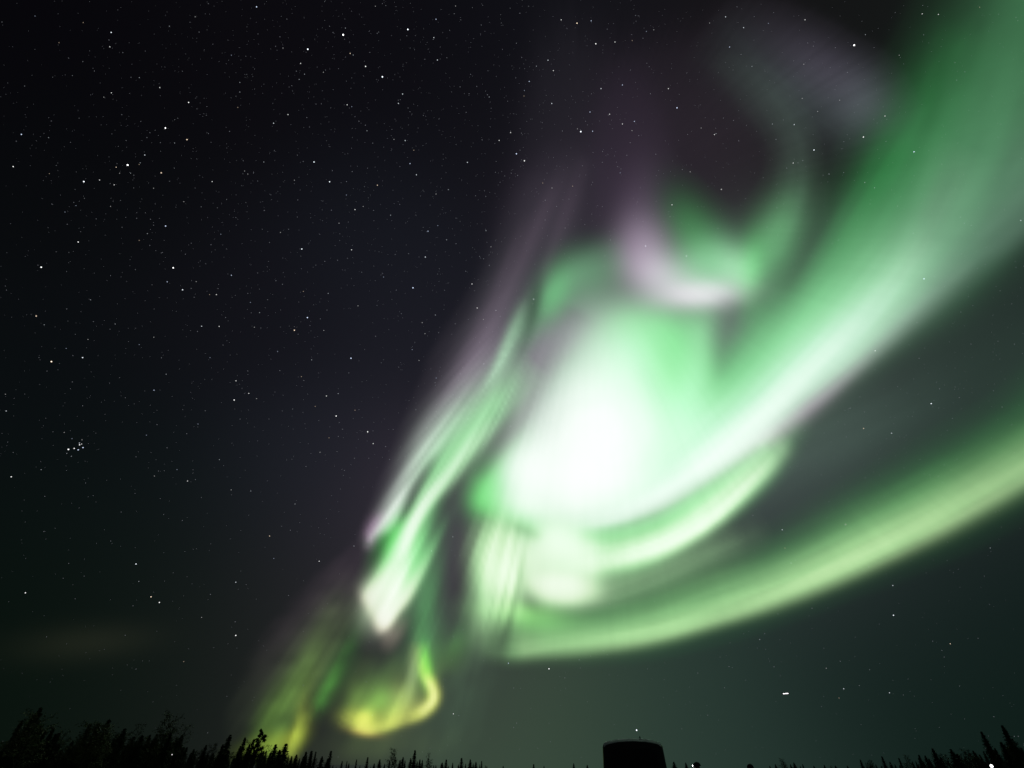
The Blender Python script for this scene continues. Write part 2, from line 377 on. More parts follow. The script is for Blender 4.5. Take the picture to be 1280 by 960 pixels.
# --- glow low on the left, behind the trees
L = layer()
ribbon(L, [(318, 936, .3, 9, 9), (338, 896, .5, 9, 10), (358, 862, .4, 10, 11), (385, 815, .2, 12, 12), (420, 755, .05, 12, 12)], C(105, 150, 55), gain=.7)
ribbon(L, [(340, 938, .5, 7, 7), (352, 912, .55, 7, 8), (366, 880, .5, 8, 10), (382, 848, .35, 9, 11), (405, 800, .14, 12, 14), (435, 740, .02, 14, 14)], C(120, 165, 72), gain=.7)
ribbon(L, [(362, 940, .6, 7, 4), (369, 922, .8, 7, 4), (375, 900, .5, 8, 5), (382, 870, .15, 9, 8), (392, 845, .03, 9, 9)], C(170, 190, 70), gain=.7)
ribbon(L, [(395, 890, .1, 7, 7), (404, 872, .6, 7, 7), (418, 848, .5, 8, 8), (436, 812, .22, 9, 9), (458, 765, .05, 9, 9)], C(78, 168, 58), gain=.7)
ribbon(L, [(385, 880, .1, 7, 7), (398, 850, .3, 7, 8), (418, 810, .25, 8, 9), (446, 755, .08, 9, 9)], C(95, 120, 70), gain=.6)
ribbon(L, [(320, 880, .05, 30, 30), (375, 800, .4, 26, 24), (425, 730, .45, 20, 16), (468, 665, .1, 12, 10)], C(76, 60, 72), gain=.6)
ribbon(L, [(290, 935, .05, 24, 20), (330, 870, .3, 26, 22), (380, 800, .25, 20, 18), (430, 730, .08, 16, 14)], C(72, 84, 58), gain=.55)
blob(L, 336, 932, 26, 9, -20, C(150, 172, 40), .4)
blob(L, 360, 926, 14, 7, -30, C(180, 185, 60), .2)
blob(L, 352, 905, 10, 7, 0, C(30, 60, 25), .2)
BANDS['glow'] = L

BANDS['arc'] = blur(BANDS['arc'], 4.0)
BANDS['curl'] = BANDS['curl'] * (.72 + .6 * noise2(GX / 17.0 + GY / 60.0, GY / 24.0, 41))[..., None]
BANDS['glow'] = BANDS['glow'] * (.75 + .5 * noise2(GX / 22.0 + GY / 50.0, GY / 15.0, 43))[..., None]
BANDS['lowarm'] = BANDS['lowarm'] * (.84 + .32 * noise2(GX / 85.0, GY / 60.0 + GX / 160.0, 44))[..., None]
BANDS['arm'] = BANDS['arm'] * (.88 + .24 * noise2(GX / 90.0 + GY / 120.0, GY / 110.0, 45))[..., None]
carve(['loop', 'core', 'arm'], [(700, 662, .0, 6, 7), (735, 668, .2, 6, 7), (775, 660, .30, 5, 8), (830, 639, .32, 5, 8), (890, 604, .30, 5, 8), (945, 562, .2, 5, 7)])
carve(['curtain'], [(545, 565, .1, 4, 4), (533, 586, .6, 5, 5), (519, 612, .85, 6, 5), (507, 638, .7, 5, 5), (494, 660, .2, 4, 4), (480, 676, .5, 6, 6), (470, 694, .6, 7, 8), (462, 715, .3, 7, 8)])
carve(['curtain', 'arc'], [(676, 340, .1, 5, 5), (668, 380, .55, 6, 6), (658, 420, .4, 6, 6), (645, 450, .1, 6, 6)])
carve(['curtain', 'arc', 'core'], [(700, 430, .05, 12, 12), (660, 492, .12, 10, 11), (632, 536, .35, 9, 12), (604, 580, .45, 9, 12), (592, 602, .1, 9, 10)])
carve(['arm', 'core'], [(960, 340, .2, 14, 14), (925, 375, .5, 14, 16), (908, 415, .55, 15, 16), (900, 455, .3, 12, 12), (895, 480, .1, 10, 10)])
carve(['arm', 'hook'], [(1075, 140, .3, 26, 24), (1045, 220, .6, 24, 22), (1018, 290, .6, 20, 20), (990, 345, .5, 16, 16), (965, 375, .2, 16, 16)])
carve(['loop', 'core'], [(630, 652, .05, 5, 5), (650, 660, .35, 6, 6), (668, 668, .3, 6, 5), (682, 672, .0, 5, 5)])
carve(['loop'], [(652, 665, .2, 6, 6), (650, 700, .4, 7, 6), (654, 735, .4, 7, 7), (675, 765, .35, 10, 7), (740, 768, .3, 12, 8), (800, 750, .1, 10, 8)])
carve(['loop'], [(600, 745, .1, 3, 3), (598, 800, .5, 3, 3)])
carve(['loop'], [(618, 745, .1, 3, 3), (612, 800, .5, 4, 3)])
carve(['loop', 'lowarm'], [(642, 745, .05, 4, 4), (632, 790, .45, 5, 6), (616, 830, .35, 8, 8)])
carve(['curl', 'glow'], [(440, 800, .2, 9, 9), (425, 860, .4, 9, 9), (408, 915, .5, 10, 10), (400, 950, .3, 10, 10)])
for k in BANDS: BANDS[k] = np.maximum(BANDS[k], 0)

# fine field-aligned rays, and a soft shoulder so that overlapping bands do not burn out
_th = np.arctan2(GX - RAYVP[0], GY - RAYVP[1]); _rr = np.hypot(GX - RAYVP[0], GY - RAYVP[1])
def _ray(na, nr, seed):
    return noise2(_th * na, _rr / nr + _th * 3, seed)
RAYS = 0.45 * _ray(60, 160, 5) + 0.35 * _ray(120, 110, 6) + .2 * _ray(25, 200, 8) - 0.5
RAYS *= np.clip((_rr - 100) / 160, 0, 1) * 2.0
_left = np.clip((668 - GX) / 30, 0, 1)
for k, a in (('curtain', .26), ('loop', .06 + .40 * _left), ('curl', .38), ('glow', .36), ('arc', .2), ('core', .05), ('arm', .035), ('lowarm', .05), ('veil', .15), ('hook', .08)):
    BANDS[k] = BANDS[k] * (1 + a * RAYS)[..., None]
# gas curling round the core
_cx, _cy = GX - 752, GY - 560; _cr = np.hypot(_cx, _cy) + 4; _ca = np.arctan2(_cy, _cx) + 1.1 * np.log(_cr)
_sw = .7 * noise2(_ca * 1.3, np.log(_cr) * 2.2, 21) + .3 * noise2(_ca * 2.0, np.log(_cr) * 4.5, 22) - .5
_sw *= np.clip((np.pi - np.abs(np.arctan2(_cy, _cx))) / .35, 0, 1) * 2
BANDS['core'] = np.maximum(BANDS['core'] * (1 + .12 * _sw * np.clip(_cr / 60, .15, 1))[..., None], 0)
for k, g in (('core', (1.0, 1.08, 1.0)), ('curtain', (1.25, 1.28, 1.22)), ('loop', (1.2, 1.22, 1.2)), ('arc', (1.1, 1.1, 1.1)), ('lowarm', (1.08, 1.06, 1.08))):
    BANDS[k] = BANDS[k] * np.array(g)
_T = sum(BANDS.values()) + 1e-9
_S = np.where(_T < .55, _T, .55 + .45 * (1 - np.exp(-(_T - .55) / .45)))
for k in BANDS: BANDS[k] = BANDS[k] * (_S / _T)
SKYPTS = [(0,0,6,5,9),(300,100,11,10,14),(100,250,8,10,12),(300,400,18,18,24),(480,300,21,23,30),(640,100,13,14,19),(500,60,12,11,16),
 (800,60,20,20,25),(950,20,20,17,19),(1100,40,20,24,23),(60,500,9,13,15),(200,650,14,20,22),(400,600,30,32,40),(60,740,7,15,12),(250,780,22,27,29),
 (420,760,36,34,40),(20,880,1,9,3),(90,900,6,18,10),(200,890,18,26,20),(110,850,14,24,18),(330,850,37,39,36),(560,760,52,47,56),(600,860,58,72,58),(660,920,62,80,64),(740,890,48,64,54),(850,860,44,60,54),
 (900,940,40,58,50),(1000,880,27,41,38),(1100,800,25,36,36),(1200,900,14,34,26),(1270,930,4,18,10),(1270,760,14,26,25),(1180,720,22,31,31),
 (1000,640,66,74,74),(1150,500,44,55,52),(1260,400,30,39,37),(560,660,60,52,64),(700,200,26,24,31),(540,420,28,28,36),(960,450,70,80,76)]

# ---------------------------------------------------------------- night sky dome
SKY_R = 150000.0
_sd = chart_dir([p[0] for p in SKYPTS], [p[1] for p in SKYPTS]); _sc = np.array([C(*p[2:]) for p in SKYPTS])
def night_sky(D):
    num = np.zeros(D.shape); den = np.zeros(len(D))
    for d, c in zip(_sd, _sc):
        a = np.arccos(np.clip(D @ d, -1, 1))
        w = np.exp(-0.5 * (a / 0.125) ** 2) + 1e-9 + 3e-4 * np.exp(-2.5 * a)
        num += w[:, None] * c; den += w
    out = num / den[:, None]
    c0 = chart_dir(112, 803); c1 = chart_dir(160, 800)
    ax = c1 - c0; ax /= np.linalg.norm(ax); up = np.cross(c0, ax)
    v = D - c0
    bump = np.exp(-0.5 * ((v @ ax) / .052) ** 2 - 0.5 * ((v @ up) / .016) ** 2) * (D @ c0 > .5)
    return out + bump[:, None] * np.array([.008, .008, .0045])
NAZ, NEL = 720, 300
az = np.linspace(0, 2 * np.pi, NAZ, endpoint=False); el = np.linspace(-.25, np.pi / 2, NEL)
AZ, EL = np.meshgrid(az, el)
D = np.stack([np.sin(AZ) * np.cos(EL), np.cos(AZ) * np.cos(EL), np.sin(EL)], -1).reshape(-1, 3)
idx = np.arange(NAZ * NEL).reshape(NEL, NAZ)
q = np.stack([idx[:-1], np.roll(idx, -1, 1)[:-1], np.roll(idx, -1, 1)[1:], idx[1:]], -1).reshape(-1, 4)

def color_mesh(name, verts, quads, cols):
    me = bpy.data.meshes.new(name)
    nv, nf = len(verts), len(quads)
    me.vertices.add(nv); me.vertices.foreach_set("co", np.asarray(verts, np.float32).ravel())
    me.loops.add(nf * 4); me.loops.foreach_set("vertex_index", np.asarray(quads, np.int32).ravel())
    me.polygons.add(nf); me.polygons.foreach_set("loop_start", np.arange(0, nf * 4, 4, dtype=np.int32))
    me.update(calc_edges=True)
    a = me.color_attributes.new("light", 'FLOAT_COLOR', 'POINT')
    a.data.foreach_set("color", np.hstack([cols, np.ones((nv, 1))]).astype(np.float32).ravel())
    me.validate()
    return me
def attr_glow(name, additive):
    m = bpy.data.materials.new(name); m.use_nodes = True
    nt = m.node_tree; nt.nodes.clear()
    at = nt.nodes.new("ShaderNodeAttribute"); at.attribute_name = "light"
    e = nt.nodes.new("ShaderNodeEmission"); o = nt.nodes.new("ShaderNodeOutputMaterial")
    nt.links.new(at.outputs["Color"], e.inputs[0])
    if additive:
        t = nt.nodes.new("ShaderNodeBsdfTransparent"); ad = nt.nodes.new("ShaderNodeAddShader")
        nt.links.new(e.outputs[0], ad.inputs[0]); nt.links.new(t.outputs[0], ad.inputs[1]); nt.links.new(ad.outputs[0], o.inputs[0])
    else:
        nt.links.new(e.outputs[0], o.inputs[0])
    m.cycles.emission_sampling = 'NONE'
    return m
sky = mesh_obj("sky", color_mesh("sky", D * SKY_R, q, night_sky(D)), attr_glow("night_airglow", False))
tag(sky, kind="structure")

# ---------------------------------------------------------------- aurora: glowing gas bodies kilometres up, each at its own altitude
aurora_mat = attr_glow("aurora_light", True)
_AD = chart_dir(GX.ravel(), GY.ravel())
def aurora(band, name, alt, thick, label, st=2):
    L = BANDS[band][::st, ::st]; h, w = L.shape[:2]
    lum = L.max(-1)
    s = np.clip((lum - .0012) / .006, 0, 1); s = s * s * (3 - 2 * s)
    L = L * s[..., None]
    dirs = _AD.reshape(GX.shape + (3,))[::st, ::st]
    keep = s > 0
    cell = keep[:-1, :-1] | keep[1:, :-1] | keep[:-1, 1:] | keep[1:, 1:]
    cell &= dirs[1:, 1:, 2] > .005
    I = np.arange(h * w).reshape(h, w)
    quads = np.stack([I[:-1, :-1], I[1:, :-1], I[1:, 1:], I[:-1, 1:]], -1)[cell]
    used, inv = np.unique(quads, return_inverse=True); quads = inv.reshape(-1, 4); n = len(used)
    d = dirs.reshape(-1, 3)[used]; c = L.reshape(-1, 3)[used] * .5
    r = alt / np.maximum(d[:, 2], .13)
    lo = d * r[:, None]; hi = d * (r * (1 + thick))[:, None]
    # rim that closes the body
    ed = np.concatenate([quads[:, [0, 1]], quads[:, [1, 2]], quads[:, [2, 3]], quads[:, [3, 0]]])
    key = np.sort(ed, 1); _, ix, ct = np.unique(key[:, 0] * (n + 1) + key[:, 1], return_index=True, return_counts=True)
    rim = ed[ix[ct == 1]]
    rimq = np.stack([rim[:, 1], rim[:, 0], rim[:, 0] + n, rim[:, 1] + n], -1)
    me = color_mesh(name, np.vstack([lo, hi]), np.vstack([quads, quads[:, ::-1] + n, rimq]), np.vstack([c, c]))
    o = mesh_obj(name, me, aurora_mat)
    return tag(o, label, "aurora")
aurora('core', 'aurora_core', 7000, .10, "blazing white heart of the aurora swirl, brightest patch in the sky")
aurora('arm', 'aurora_band', 7300, .12, "broad mint green aurora arm sweeping from the top right corner down under the white core")
aurora('lowarm', 'aurora_band', 6600, .10, "long yellowish green aurora arm with sharp lower edge, running low to the right edge")
aurora('loop', 'aurora_loop', 6800, .10, "pale green aurora loop with hanging rays just below the white core")
aurora('hook', 'aurora_hook', 7800, .14, "small pink and green aurora hook directly above the white core")
aurora('arc', 'aurora_arch', 7600, .12, "dim green and mauve aurora arch over the left shoulder of the core")
aurora('veil', 'aurora_veil', 8600, .14, "faint grey violet aurora veil above the pink hook")
aurora('curtain', 'aurora_curtain', 6400, .12, "slanting white and green aurora curtain left of the core, with dark split")
aurora('curl', 'aurora_curl', 5800, .10, "yellow green curled aurora ribbon low above the treeline")
aurora('glow', 'aurora_glow', 5500, .10, "lime green aurora rays touching the treetops left of the yellow curl")

# ---------------------------------------------------------------- stars
STAR_R = 120000.0
def _reg(x0, y0, s, pts): return [(x0 + x / s, y0 + y / s, b) for x, y, b in pts]
STARS = (
 _reg(0, 0, 4, [(175,80,2),(416,113,2),(556,162,4),(549,234,3),(513,232,1),(545,200,1),(295,213,2),(343,290,1),(614,263,1),(465,341,1),(472,355,1),(362,378,1),(557,464,3),(519,486,2),(697,388,2),(799,438,3),(802,478,1),(847,131,2),(976,84,2),(943,512,4),(985,544,1),(1019,569,1),(827,640,5),(935,698,4),(873,715,2),(802,713,1),(724,775,3),(701,814,2),(696,822,2),(638,825,6),(585,818,1),(581,836,3),(598,866,2),(653,866,2),(669,876,1),(806,864,4),(419,908,5),(498,900,3),(571,924,3),(551,918,1),(768,941,2),(107,672,4),(243,688,2),(66,833,4),(247,868,2),(281,827,1),(1061,908,3),(976,940,1),(1223,855,2),(1239,870,2),(1268,861,1),(1134,740,1),(1189,537,2),(1157,276,2),(1199,412,2),(1224,372,1),(1264,382,1),(1199,460,2),(1229,281,1),(912,356,1),(945,440,1),(609,573,1),(1035,664,1),(10,110,1),(352,712,1),(123,430,1)])
 + _reg(320, 0, 4, [(3,34,4),(43,20,1),(597,31,2),(649,28,1),(998,30,2),(1133,26,1),(900,96,3),(759,147,5),(444,95,1),(447,140,2),(368,131,1),(436,174,6),(443,196,1),(385,162,1),(259,246,5),(135,240,2),(223,317,3),(471,267,3),(486,275,2),(548,332,4),(632,384,5),(337,361,2),(243,371,2),(216,397,2),(179,428,1),(183,455,1),(413,343,1),(568,155,1),(613,160,1),(569,262,1),(889,188,3),(886,197,1),(934,163,1),(968,152,1),(907,300,3),(921,295,1),(1073,372,1),(1104,432,1),(1166,485,2),(1258,506,1),(1176,541,1),(1065,478,1),(733,470,3),(712,517,3),(711,501,1),(770,558,1),(837,577,1),(808,528,1),(456,524,3),(479,533,2),(160,573,3),(88,616,3),(268,635,1),(515,607,1),(555,654,2),(690,697,2),(746,703,3),(789,751,2),(770,818,3),(802,874,3),(607,926,3),(290,810,4),(368,909,4),(192,901,2),(39,810,2),(207,776,1),(222,812,1),(1057,812,3),(1216,702,3),(1273,663,3),(1130,698,1),(1000,722,1),(962,948,2),(1220,911,1),(797,178,1),(1232,247,1),(120,184,1),(10,170,1)])
 + _reg(0, 240, 4, [(325,100,2),(380,68,2),(396,46,1),(553,72,2),(828,170,4),(391,250,4),(206,376,5),(866,379,5),(836,449,3),(913,489,4),(981,448,2),(1082,513,3),(1048,513,2),(1157,416,3),(1252,552,2),(737,208,2),(696,242,2),(919,48,2),(1006,74,1),(779,293,1),(812,302,1),(1104,211,2),(956,256,1),(181,620,4),(221,664,2),(257,848,5),(413,828,4),(331,782,2),(440,737,2),(453,539,2),(405,598,1),(576,660,2),(769,726,2),(642,748,1),(696,763,2),(1008,671,3),(1096,672,3),(1141,645,1),(1050,828,2),(1180,944,3),(831,911,2),(807,829,1),(27,470,1),(32,490,1),(760,464,1),(235,895,1),(290,889,1),(53,158,1),(336,161,1),(610,176,1),(753,136,1),(1272,676,2),(553,418,1),(481,134,1)])
 + _reg(320, 240, 4, [(495,88,3),(536,72,2),(452,15,2),(588,92,1),(673,116,2),(415,156,2),(419,209,1),(418,242,1),(122,202,2),(163,186,1),(229,285,4),(478,289,3),(457,331,1),(344,347,1),(63,347,1),(237,497,2),(361,507,2),(638,425,2),(742,396,1),(785,479,4),(847,325,3),(860,196,3),(909,168,2),(953,239,2),(1150,193,2),(1175,274,2),(1080,460,3),(1106,580,3),(1200,592,2),(1137,637,2),(1049,396,1),(257,628,4),(192,691,4),(211,711,1),(192,674,1),(339,692,2),(18,603,2),(24,680,1),(108,797,2),(276,785,1),(278,839,2),(475,831,4),(510,569,2),(605,567,1),(897,615,2),(831,653,2),(845,708,2),(913,703,1),(979,711,1),(781,788,2),(815,842,2),(901,930,2),(1139,859,2),(227,923,2),(119,893,1),(41,92,1),(33,47,1),(78,38,1),(822,20,1),(900,10,2),(719,62,1)])
 + _reg(0, 480, 4, [(27,51,2),(31,135,3),(413,109,1),(770,31,3),(751,106,1),(785,131,1),(785,203,1),(732,256,2),(680,364,1),(990,200,2),(914,128,1),(1026,134,1),(1171,80,4),(1244,47,3),(1201,175,1),(1097,378,2),(1117,408,1),(885,428,2),(965,429,1),(938,485,3),(772,460,2),(793,435,1),(1156,529,2),(1254,535,2),(1007,567,1),(265,239,1),(321,242,2),(479,246,1),(66,342,1),(204,388,1),(206,428,2),(332,432,1),(56,464,4),(224,562,1),(441,564,1),(466,558,1),(428,495,1),(606,640,1),(127,690,1),(276,721,1),(554,785,1),(523,729,1),(680,900,4),(1243,656,1),(1054,799,1),(983,824,1)])
 + _reg(320, 480, 4, [(352,60,3),(411,48,2),(296,112,2),(401,160,4),(416,193,1),(495,131,2),(515,128,1),(558,239,4),(586,298,3),(505,242,1),(365,269,2),(320,341,2),(686,227,1),(405,338,1),(564,371,1),(492,371,1),(442,432,1),(180,376,1),(163,211,1),(65,175,1),(65,300,1),(131,135,1),(195,600,2),(68,760,3),(89,872,2),(172,731,1),(316,886,3),(490,810,2),(422,525,1),(3,73,2),(668,377,1),(984,764,2),(877,835,2),(855,219,1),(1017,66,1),(970,102,1)])
 + _reg(640, 0, 4, [(83,31,1),(246,99,3),(325,116,4),(396,104,3),(419,219,4),(515,210,3),(601,203,2),(655,191,1),(672,157,2),(709,149,2),(180,301,3),(122,331,2),(207,353,3),(86,407,3),(62,452,2),(60,480,2),(199,517,3),(390,560,3),(445,443,3),(397,469,1),(552,425,3),(488,571,3),(438,605,1),(344,658,5),(327,644,2),(403,656,3),(252,655,1),(552,620,3),(612,607,3),(600,653,2),(825,539,4),(782,443,3),(674,316,1),(1068,84,3),(1158,138,3),(988,115,2),(1088,235,3),(1200,332,2),(1105,350,1),(946,640,2),(1012,673,3),(1020,668,2),(1108,602,1),(22,769,4),(62,804,4),(40,751,1),(152,613,1),(453,757,1),(573,776,1),(528,833,1),(541,864,2),(154,915,2),(200,940,2),(303,931,2),(852,847,1),(891,859,2),(1047,947,3),(1113,880,1),(1256,888,1),(618,77,1),(719,771,1),(22,216,1)])
 + _reg(960, 0, 4, [(185,99,3),(28,63,1),(2,117,2),(470,106,1),(487,173,2),(431,226,6),(656,276,2),(771,69,3),(852,72,3),(1058,36,2),(179,321,2),(311,338,1),(358,501,2),(450,524,1),(248,557,2),(171,492,2),(22,620,2),(131,623,3),(230,750,4),(126,815,3),(305,870,2),(585,580,3),(477,685,4),(730,759,4),(379,708,1),(529,596,1),(484,912,2),(533,939,2),(984,359,1),(40,697,1)])
 + _reg(0, 720, 4, [(127,84,4),(755,104,4),(797,132,4),(694,27,2),(376,114,1),(665,149,1),(1179,31,3),(1231,43,1),(1052,92,1),(1008,207,2),(1179,297,4),(919,428,2),(1176,229,1),(316,11,1),(79,777,3),(72,790,2)])
 + _reg(880, 640, 3.2, [(313,71,3),(566,50,3),(324,144,2),(348,204,2),(365,193,1),(755,294,3),(758,413,4),(985,527,3),(1145,144,2),(1190,61,1),(432,385,1),(432,466,1),(223,510,2),(243,486,1),(246,549,1),(489,625,2),(545,597,1),(559,707,3),(742,723,3),(540,744,2),(306,654,2),(82,703,2),(15,813,2),(470,778,1),(1142,370,1),(961,580,1),(658,220,1)])
 + _reg(560, 780, 4, [(302,196,3),(505,224,4),(77,28,2),(26,62,1),(19,180,1),(178,184,1),(713,161,2),(776,134,2),(943,531,5),(27,449,3),(54,458,1),(662,220,1),(1249,245,1)])
 + _reg(640, 240, 2, [(400,32,3),(334,135,3),(436,160,3),(54,268,3),(1030,217,4),(649,400,2),(908,397,3),(814,485,2),(1048,529,4),(1067,540,2),(1215,373,2),(1069,492,1),(1101,566,2),(879,591,3),(949,603,3),(836,612,2),(881,550,2),(883,714,2),(834,831,3),(676,844,2),(602,326,2),(718,116,2),(1141,262,2),(1122,300,1),(1152,284,1),(895,30,2),(1272,71,3)]))
CLUSTER = _reg(0, 480, 4, [(342,327,4),(371,322,3),(391,329,3),(398,304,3),(408,300,2),(415,318,3),(397,295,2),(357,361,1),(334,347,1),(410,279,1),(360,273,1)])
SPX = {1: .50, 2: .55, 3: .62, 4: .76, 5: .90, 6: 1.05}; SE = {1: .15, 2: .32, 3: .75, 4: 1.25, 5: 2.2, 6: 3.4}
TINTS = [(1, 1, 1), (.66, .76, 1.0), (1.0, .78, .58), (.85, .92, 1.0)]
def ico(r, sub=1):
    bm = bmesh.new(); bmesh.ops.create_icosphere(bm, subdivisions=sub, radius=r)
    me = bpy.data.meshes.new("star"); bm.to_mesh(me); bm.free(); return me
star_me = {}
for b in SPX:
    for t, tint in enumerate(TINTS):
        me = ico(1.0, 1); me.materials.append(glow_mat("starlight", tint, SE[b], False)); star_me[b, t] = me
def star_radius(x, y, px):
    c = FPX / math.sqrt(FPX ** 2 + (x - 640) ** 2 + (y - 480) ** 2)
    return STAR_R * px * c * c / FPX * (1 / c) ** .5
rs = random.Random(4)
def star(x, y, b, label, group):
    o = bpy.data.objects.new("star", star_me[b, rs.choices(range(4), (5, 3, 2, 4))[0]])
    o.location = Vector(chart_dir(x, y) * STAR_R); r = star_radius(x, y, SPX[b]); o.scale = (r, r, r)
    COL.objects.link(o); return tag(o, label, "star", group)
for x, y, b in CLUSTER:
    star(x, y, min(b + 1, 5), "tiny bluish star in the tight little cluster near the left edge of the sky", "stars of the tight cluster at the left")
SIZE = {1: "faint", 2: "small", 3: "small", 4: "bright", 5: "bright", 6: "bright"}
def star_words(x, y, b):
    s = SIZE[b]
    if y > 770 and x > 420: r = "in the grey green sky between the aurora and the treetops"
    elif x > 980 and y < 330: r = "in the sky at the upper right, around the broad green arm"
    elif x > 900 and y >= 330: r = "on the right, near or between the two green aurora arms"
    elif x > 620 and y < 330: r = "in the dark sky above the aurora core"
    elif x > 600: r = "shining through the aurora near its white core"
    elif y < 240: r = "in the dark sky at the upper left"
    elif y < 480: r = "in the dark sky at mid height on the left"
    else: r = "in the dark sky low on the left, over the trees"
    return "%s white star %s" % (s, r), "%s stars %s" % (s, r)
ordered = sorted(STARS, key=lambda p: -p[2])
single = ordered[:289]; rest = [(x, y, b) for x, y, b in ordered[289:]]
for x, y, b in single:
    star(x, y, b, *star_words(x, y, b))
# the countless fainter stars, one scatter
rf = np.random.default_rng(11)
def scatter(name, n, px, e, pts=()):
    P = list(pts)
    while len(P) < n:
        x, y = rf.uniform(-230, 1510), rf.uniform(-170, 950)
        dens = .35 + .65 * math.exp(-((x - 480) / 330) ** 2 - ((y - 150) / 260) ** 2)
        if y > 600: dens *= .45
        if rf.random() < dens: P.append((x, y))
    base = ico(1.0, 1); bv = np.array([v.co[:] for v in base.vertices]); bf = np.array([p.vertices[:] for p in base.polygons])
    V = []; F = []
    for k, (x, y) in enumerate(P):
        r = star_radius(x, y, px * rf.uniform(.65, 1.1))
        V.append(bv * r + chart_dir(x, y) * STAR_R); F.append(bf + k * len(bv))
    me = np_mesh(name, np.vstack(V), np.vstack(F)); bpy.data.meshes.remove(base)
    return V, F, me
V1, F1, me = scatter("faint_stars", 1100, .42, .4, [(x, y) for x, y, b in rest])
bpy.data.meshes.remove(me); V2, F2, me = scatter("faint_stars", 5200, .26, .4); bpy.data.meshes.remove(me)
V = np.vstack(V1 + V2); n1 = sum(len(v) for v in V1); me = np_mesh("faint_stars", V, np.vstack(F1 + [f + n1 for f in F2]))
fs = mesh_obj("faint_stars", me, glow_mat("faint_starlight", (.85, .88, 1.0), .24, False)); tag(fs, "countless faint stars scattered over the whole dark sky", "stars", None, "stuff")

# ---------------------------------------------------------------- ground
def ground():
    bm = bmesh.new()
    rings = [0, 10, 25, 60, 150, 400, 1000, 3000, 10000, 40000, 120000]; n = 72
    prev = None
    for r in rings:
        if r == 0:
            cur = [bm.verts.new((0, 0, 0))]
        else:
            cur = [bm.verts.new((r * math.cos(2 * math.pi * i / n), r * math.sin(2 * math.pi * i / n), 0)) for i in range(n)]
            for i in range(n):
                j = (i + 1) % n
                if len(prev) == 1: bm.faces.new((prev[0], cur[i], cur[j]))
                else: bm.faces.new((prev[i], cur[i], cur[j], prev[j]))
        prev = cur
    o = bm_obj("ground", bm, principled("frosted_gravel", (.06, .06, .055), .95, 0, .5, .8)); return tag(o, kind="structure")
ground()

# ---------------------------------------------------------------- trees
bark = principled("bark", (.06, .048, .038), .95, 0, .4, 6)
needle = principled("needles", (.05, .075, .034), .8, 0, .5, 3, .2)
leaf = principled("autumn_leaves", (.10, .11, .045), .8, 0, .5, 3, .2)

def trunk_mesh(h, r0, r1, seed, lean=.0):
    R = random.Random(seed); V = []; F = []; n = 8; S = 7
    for i in range(S + 1):
        t = i / S; r = r0 * (1 - t) + r1 * t
        if i == 0: r *= 1.35
        ox, oy = lean * t * t + R.uniform(-.006, .006) * t, R.uniform(-.006, .006) * t
        for k in range(n):
            a = 2 * math.pi * k / n; V.append((ox + r * math.cos(a), oy + r * math.sin(a), h * t))
    for i in range(S):
        for k in range(n):
            F.append((i * n + k, i * n + (k + 1) % n, (i + 1) * n + (k + 1) % n, (i + 1) * n + k))
    F.append(tuple(range(S * n, S * n + n)))
    return np_mesh("trunk", V, F)

class Cards:
    def __init__(s): s.V = []; s.F = []
    def card(s, p, u, v):
        k = len(s.V); s.V += [tuple(p - u - v), tuple(p + u - v * .4), tuple(p + u * .7 + v), tuple(p - u * .8 + v * .7)]; s.F.append((k, k + 1, k + 2, k + 3))
    def twig(s, a, b, r):
        d = (b - a).normalized(); x = d.orthogonal().normalized(); y = d.cross(x); k = len(s.V)
        for q, rr in ((a, r), (b, r * .35)):
            for i in range(3):
                t = 2 * math.pi * i / 3; s.V.append(tuple(q + (x * math.cos(t) + y * math.sin(t)) * rr))
        for i in range(3): s.F.append((k + i, k + (i + 1) % 3, k + 3 + (i + 1) % 3, k + 3 + i))
    def mesh(s, name): return np_mesh(name, s.V, s.F)

def spruce_crown(seed, R=.13, club=0.0, gap=.15, low=.06, power=.85, droop=.35):
    rn = random.Random(seed); c = Cards(); z = low
    while z < .985:
        rr = R * ((1 - z) ** power) * rn.uniform(.65, 1.15) + .006
        if club and z > .8: rr = max(rr, R * club * (1 - abs(z - .9) / .12 * .6))
        nb = rn.randint(5, 8)
        a0 = rn.uniform(0, 6.28)
        for b in range(nb):
            if rn.random() < gap: continue
            a = a0 + 6.283 * b / nb + rn.uniform(-.3, .3); L = rr * rn.uniform(.6, 1.2)
            d = Vector((math.cos(a), math.sin(a), 0)); base = Vector((0, 0, z)); tip = base + d * L + Vector((0, 0, -droop * L + .01))
            c.twig(base, tip, .003)
            m = max(2, int(L / .017))
            for j in range(m):
                t = (j + .6) / m; p = base.lerp(tip, t) + Vector((rn.uniform(-.008, .008), rn.uniform(-.008, .008), rn.uniform(-.012, .004)))
                w = rn.uniform(.008, .016) * (1.25 - .5 * t)
                u = (d * rn.uniform(.6, 1) + Vector((rn.uniform(-.6, .6), rn.uniform(-.6, .6), rn.uniform(-.4, .3)))).normalized() * w * 1.5
                v = Vector((rn.uniform(-1, 1), rn.uniform(-1, 1), rn.uniform(-.5, 1))).normalized() * w
                c.card(p, u, v)
                if rn.random() < .5: c.card(p + Vector((0, 0, -w)), v * 1.2, Vector((0, 0, w)))
        z += rn.uniform(.014, .026) * (1.15 - .3 * z)
    c.twig(Vector((0, 0, .86)), Vector((rn.uniform(-.004, .004), 0, 1.0)), .009)
    return c.mesh("crown")

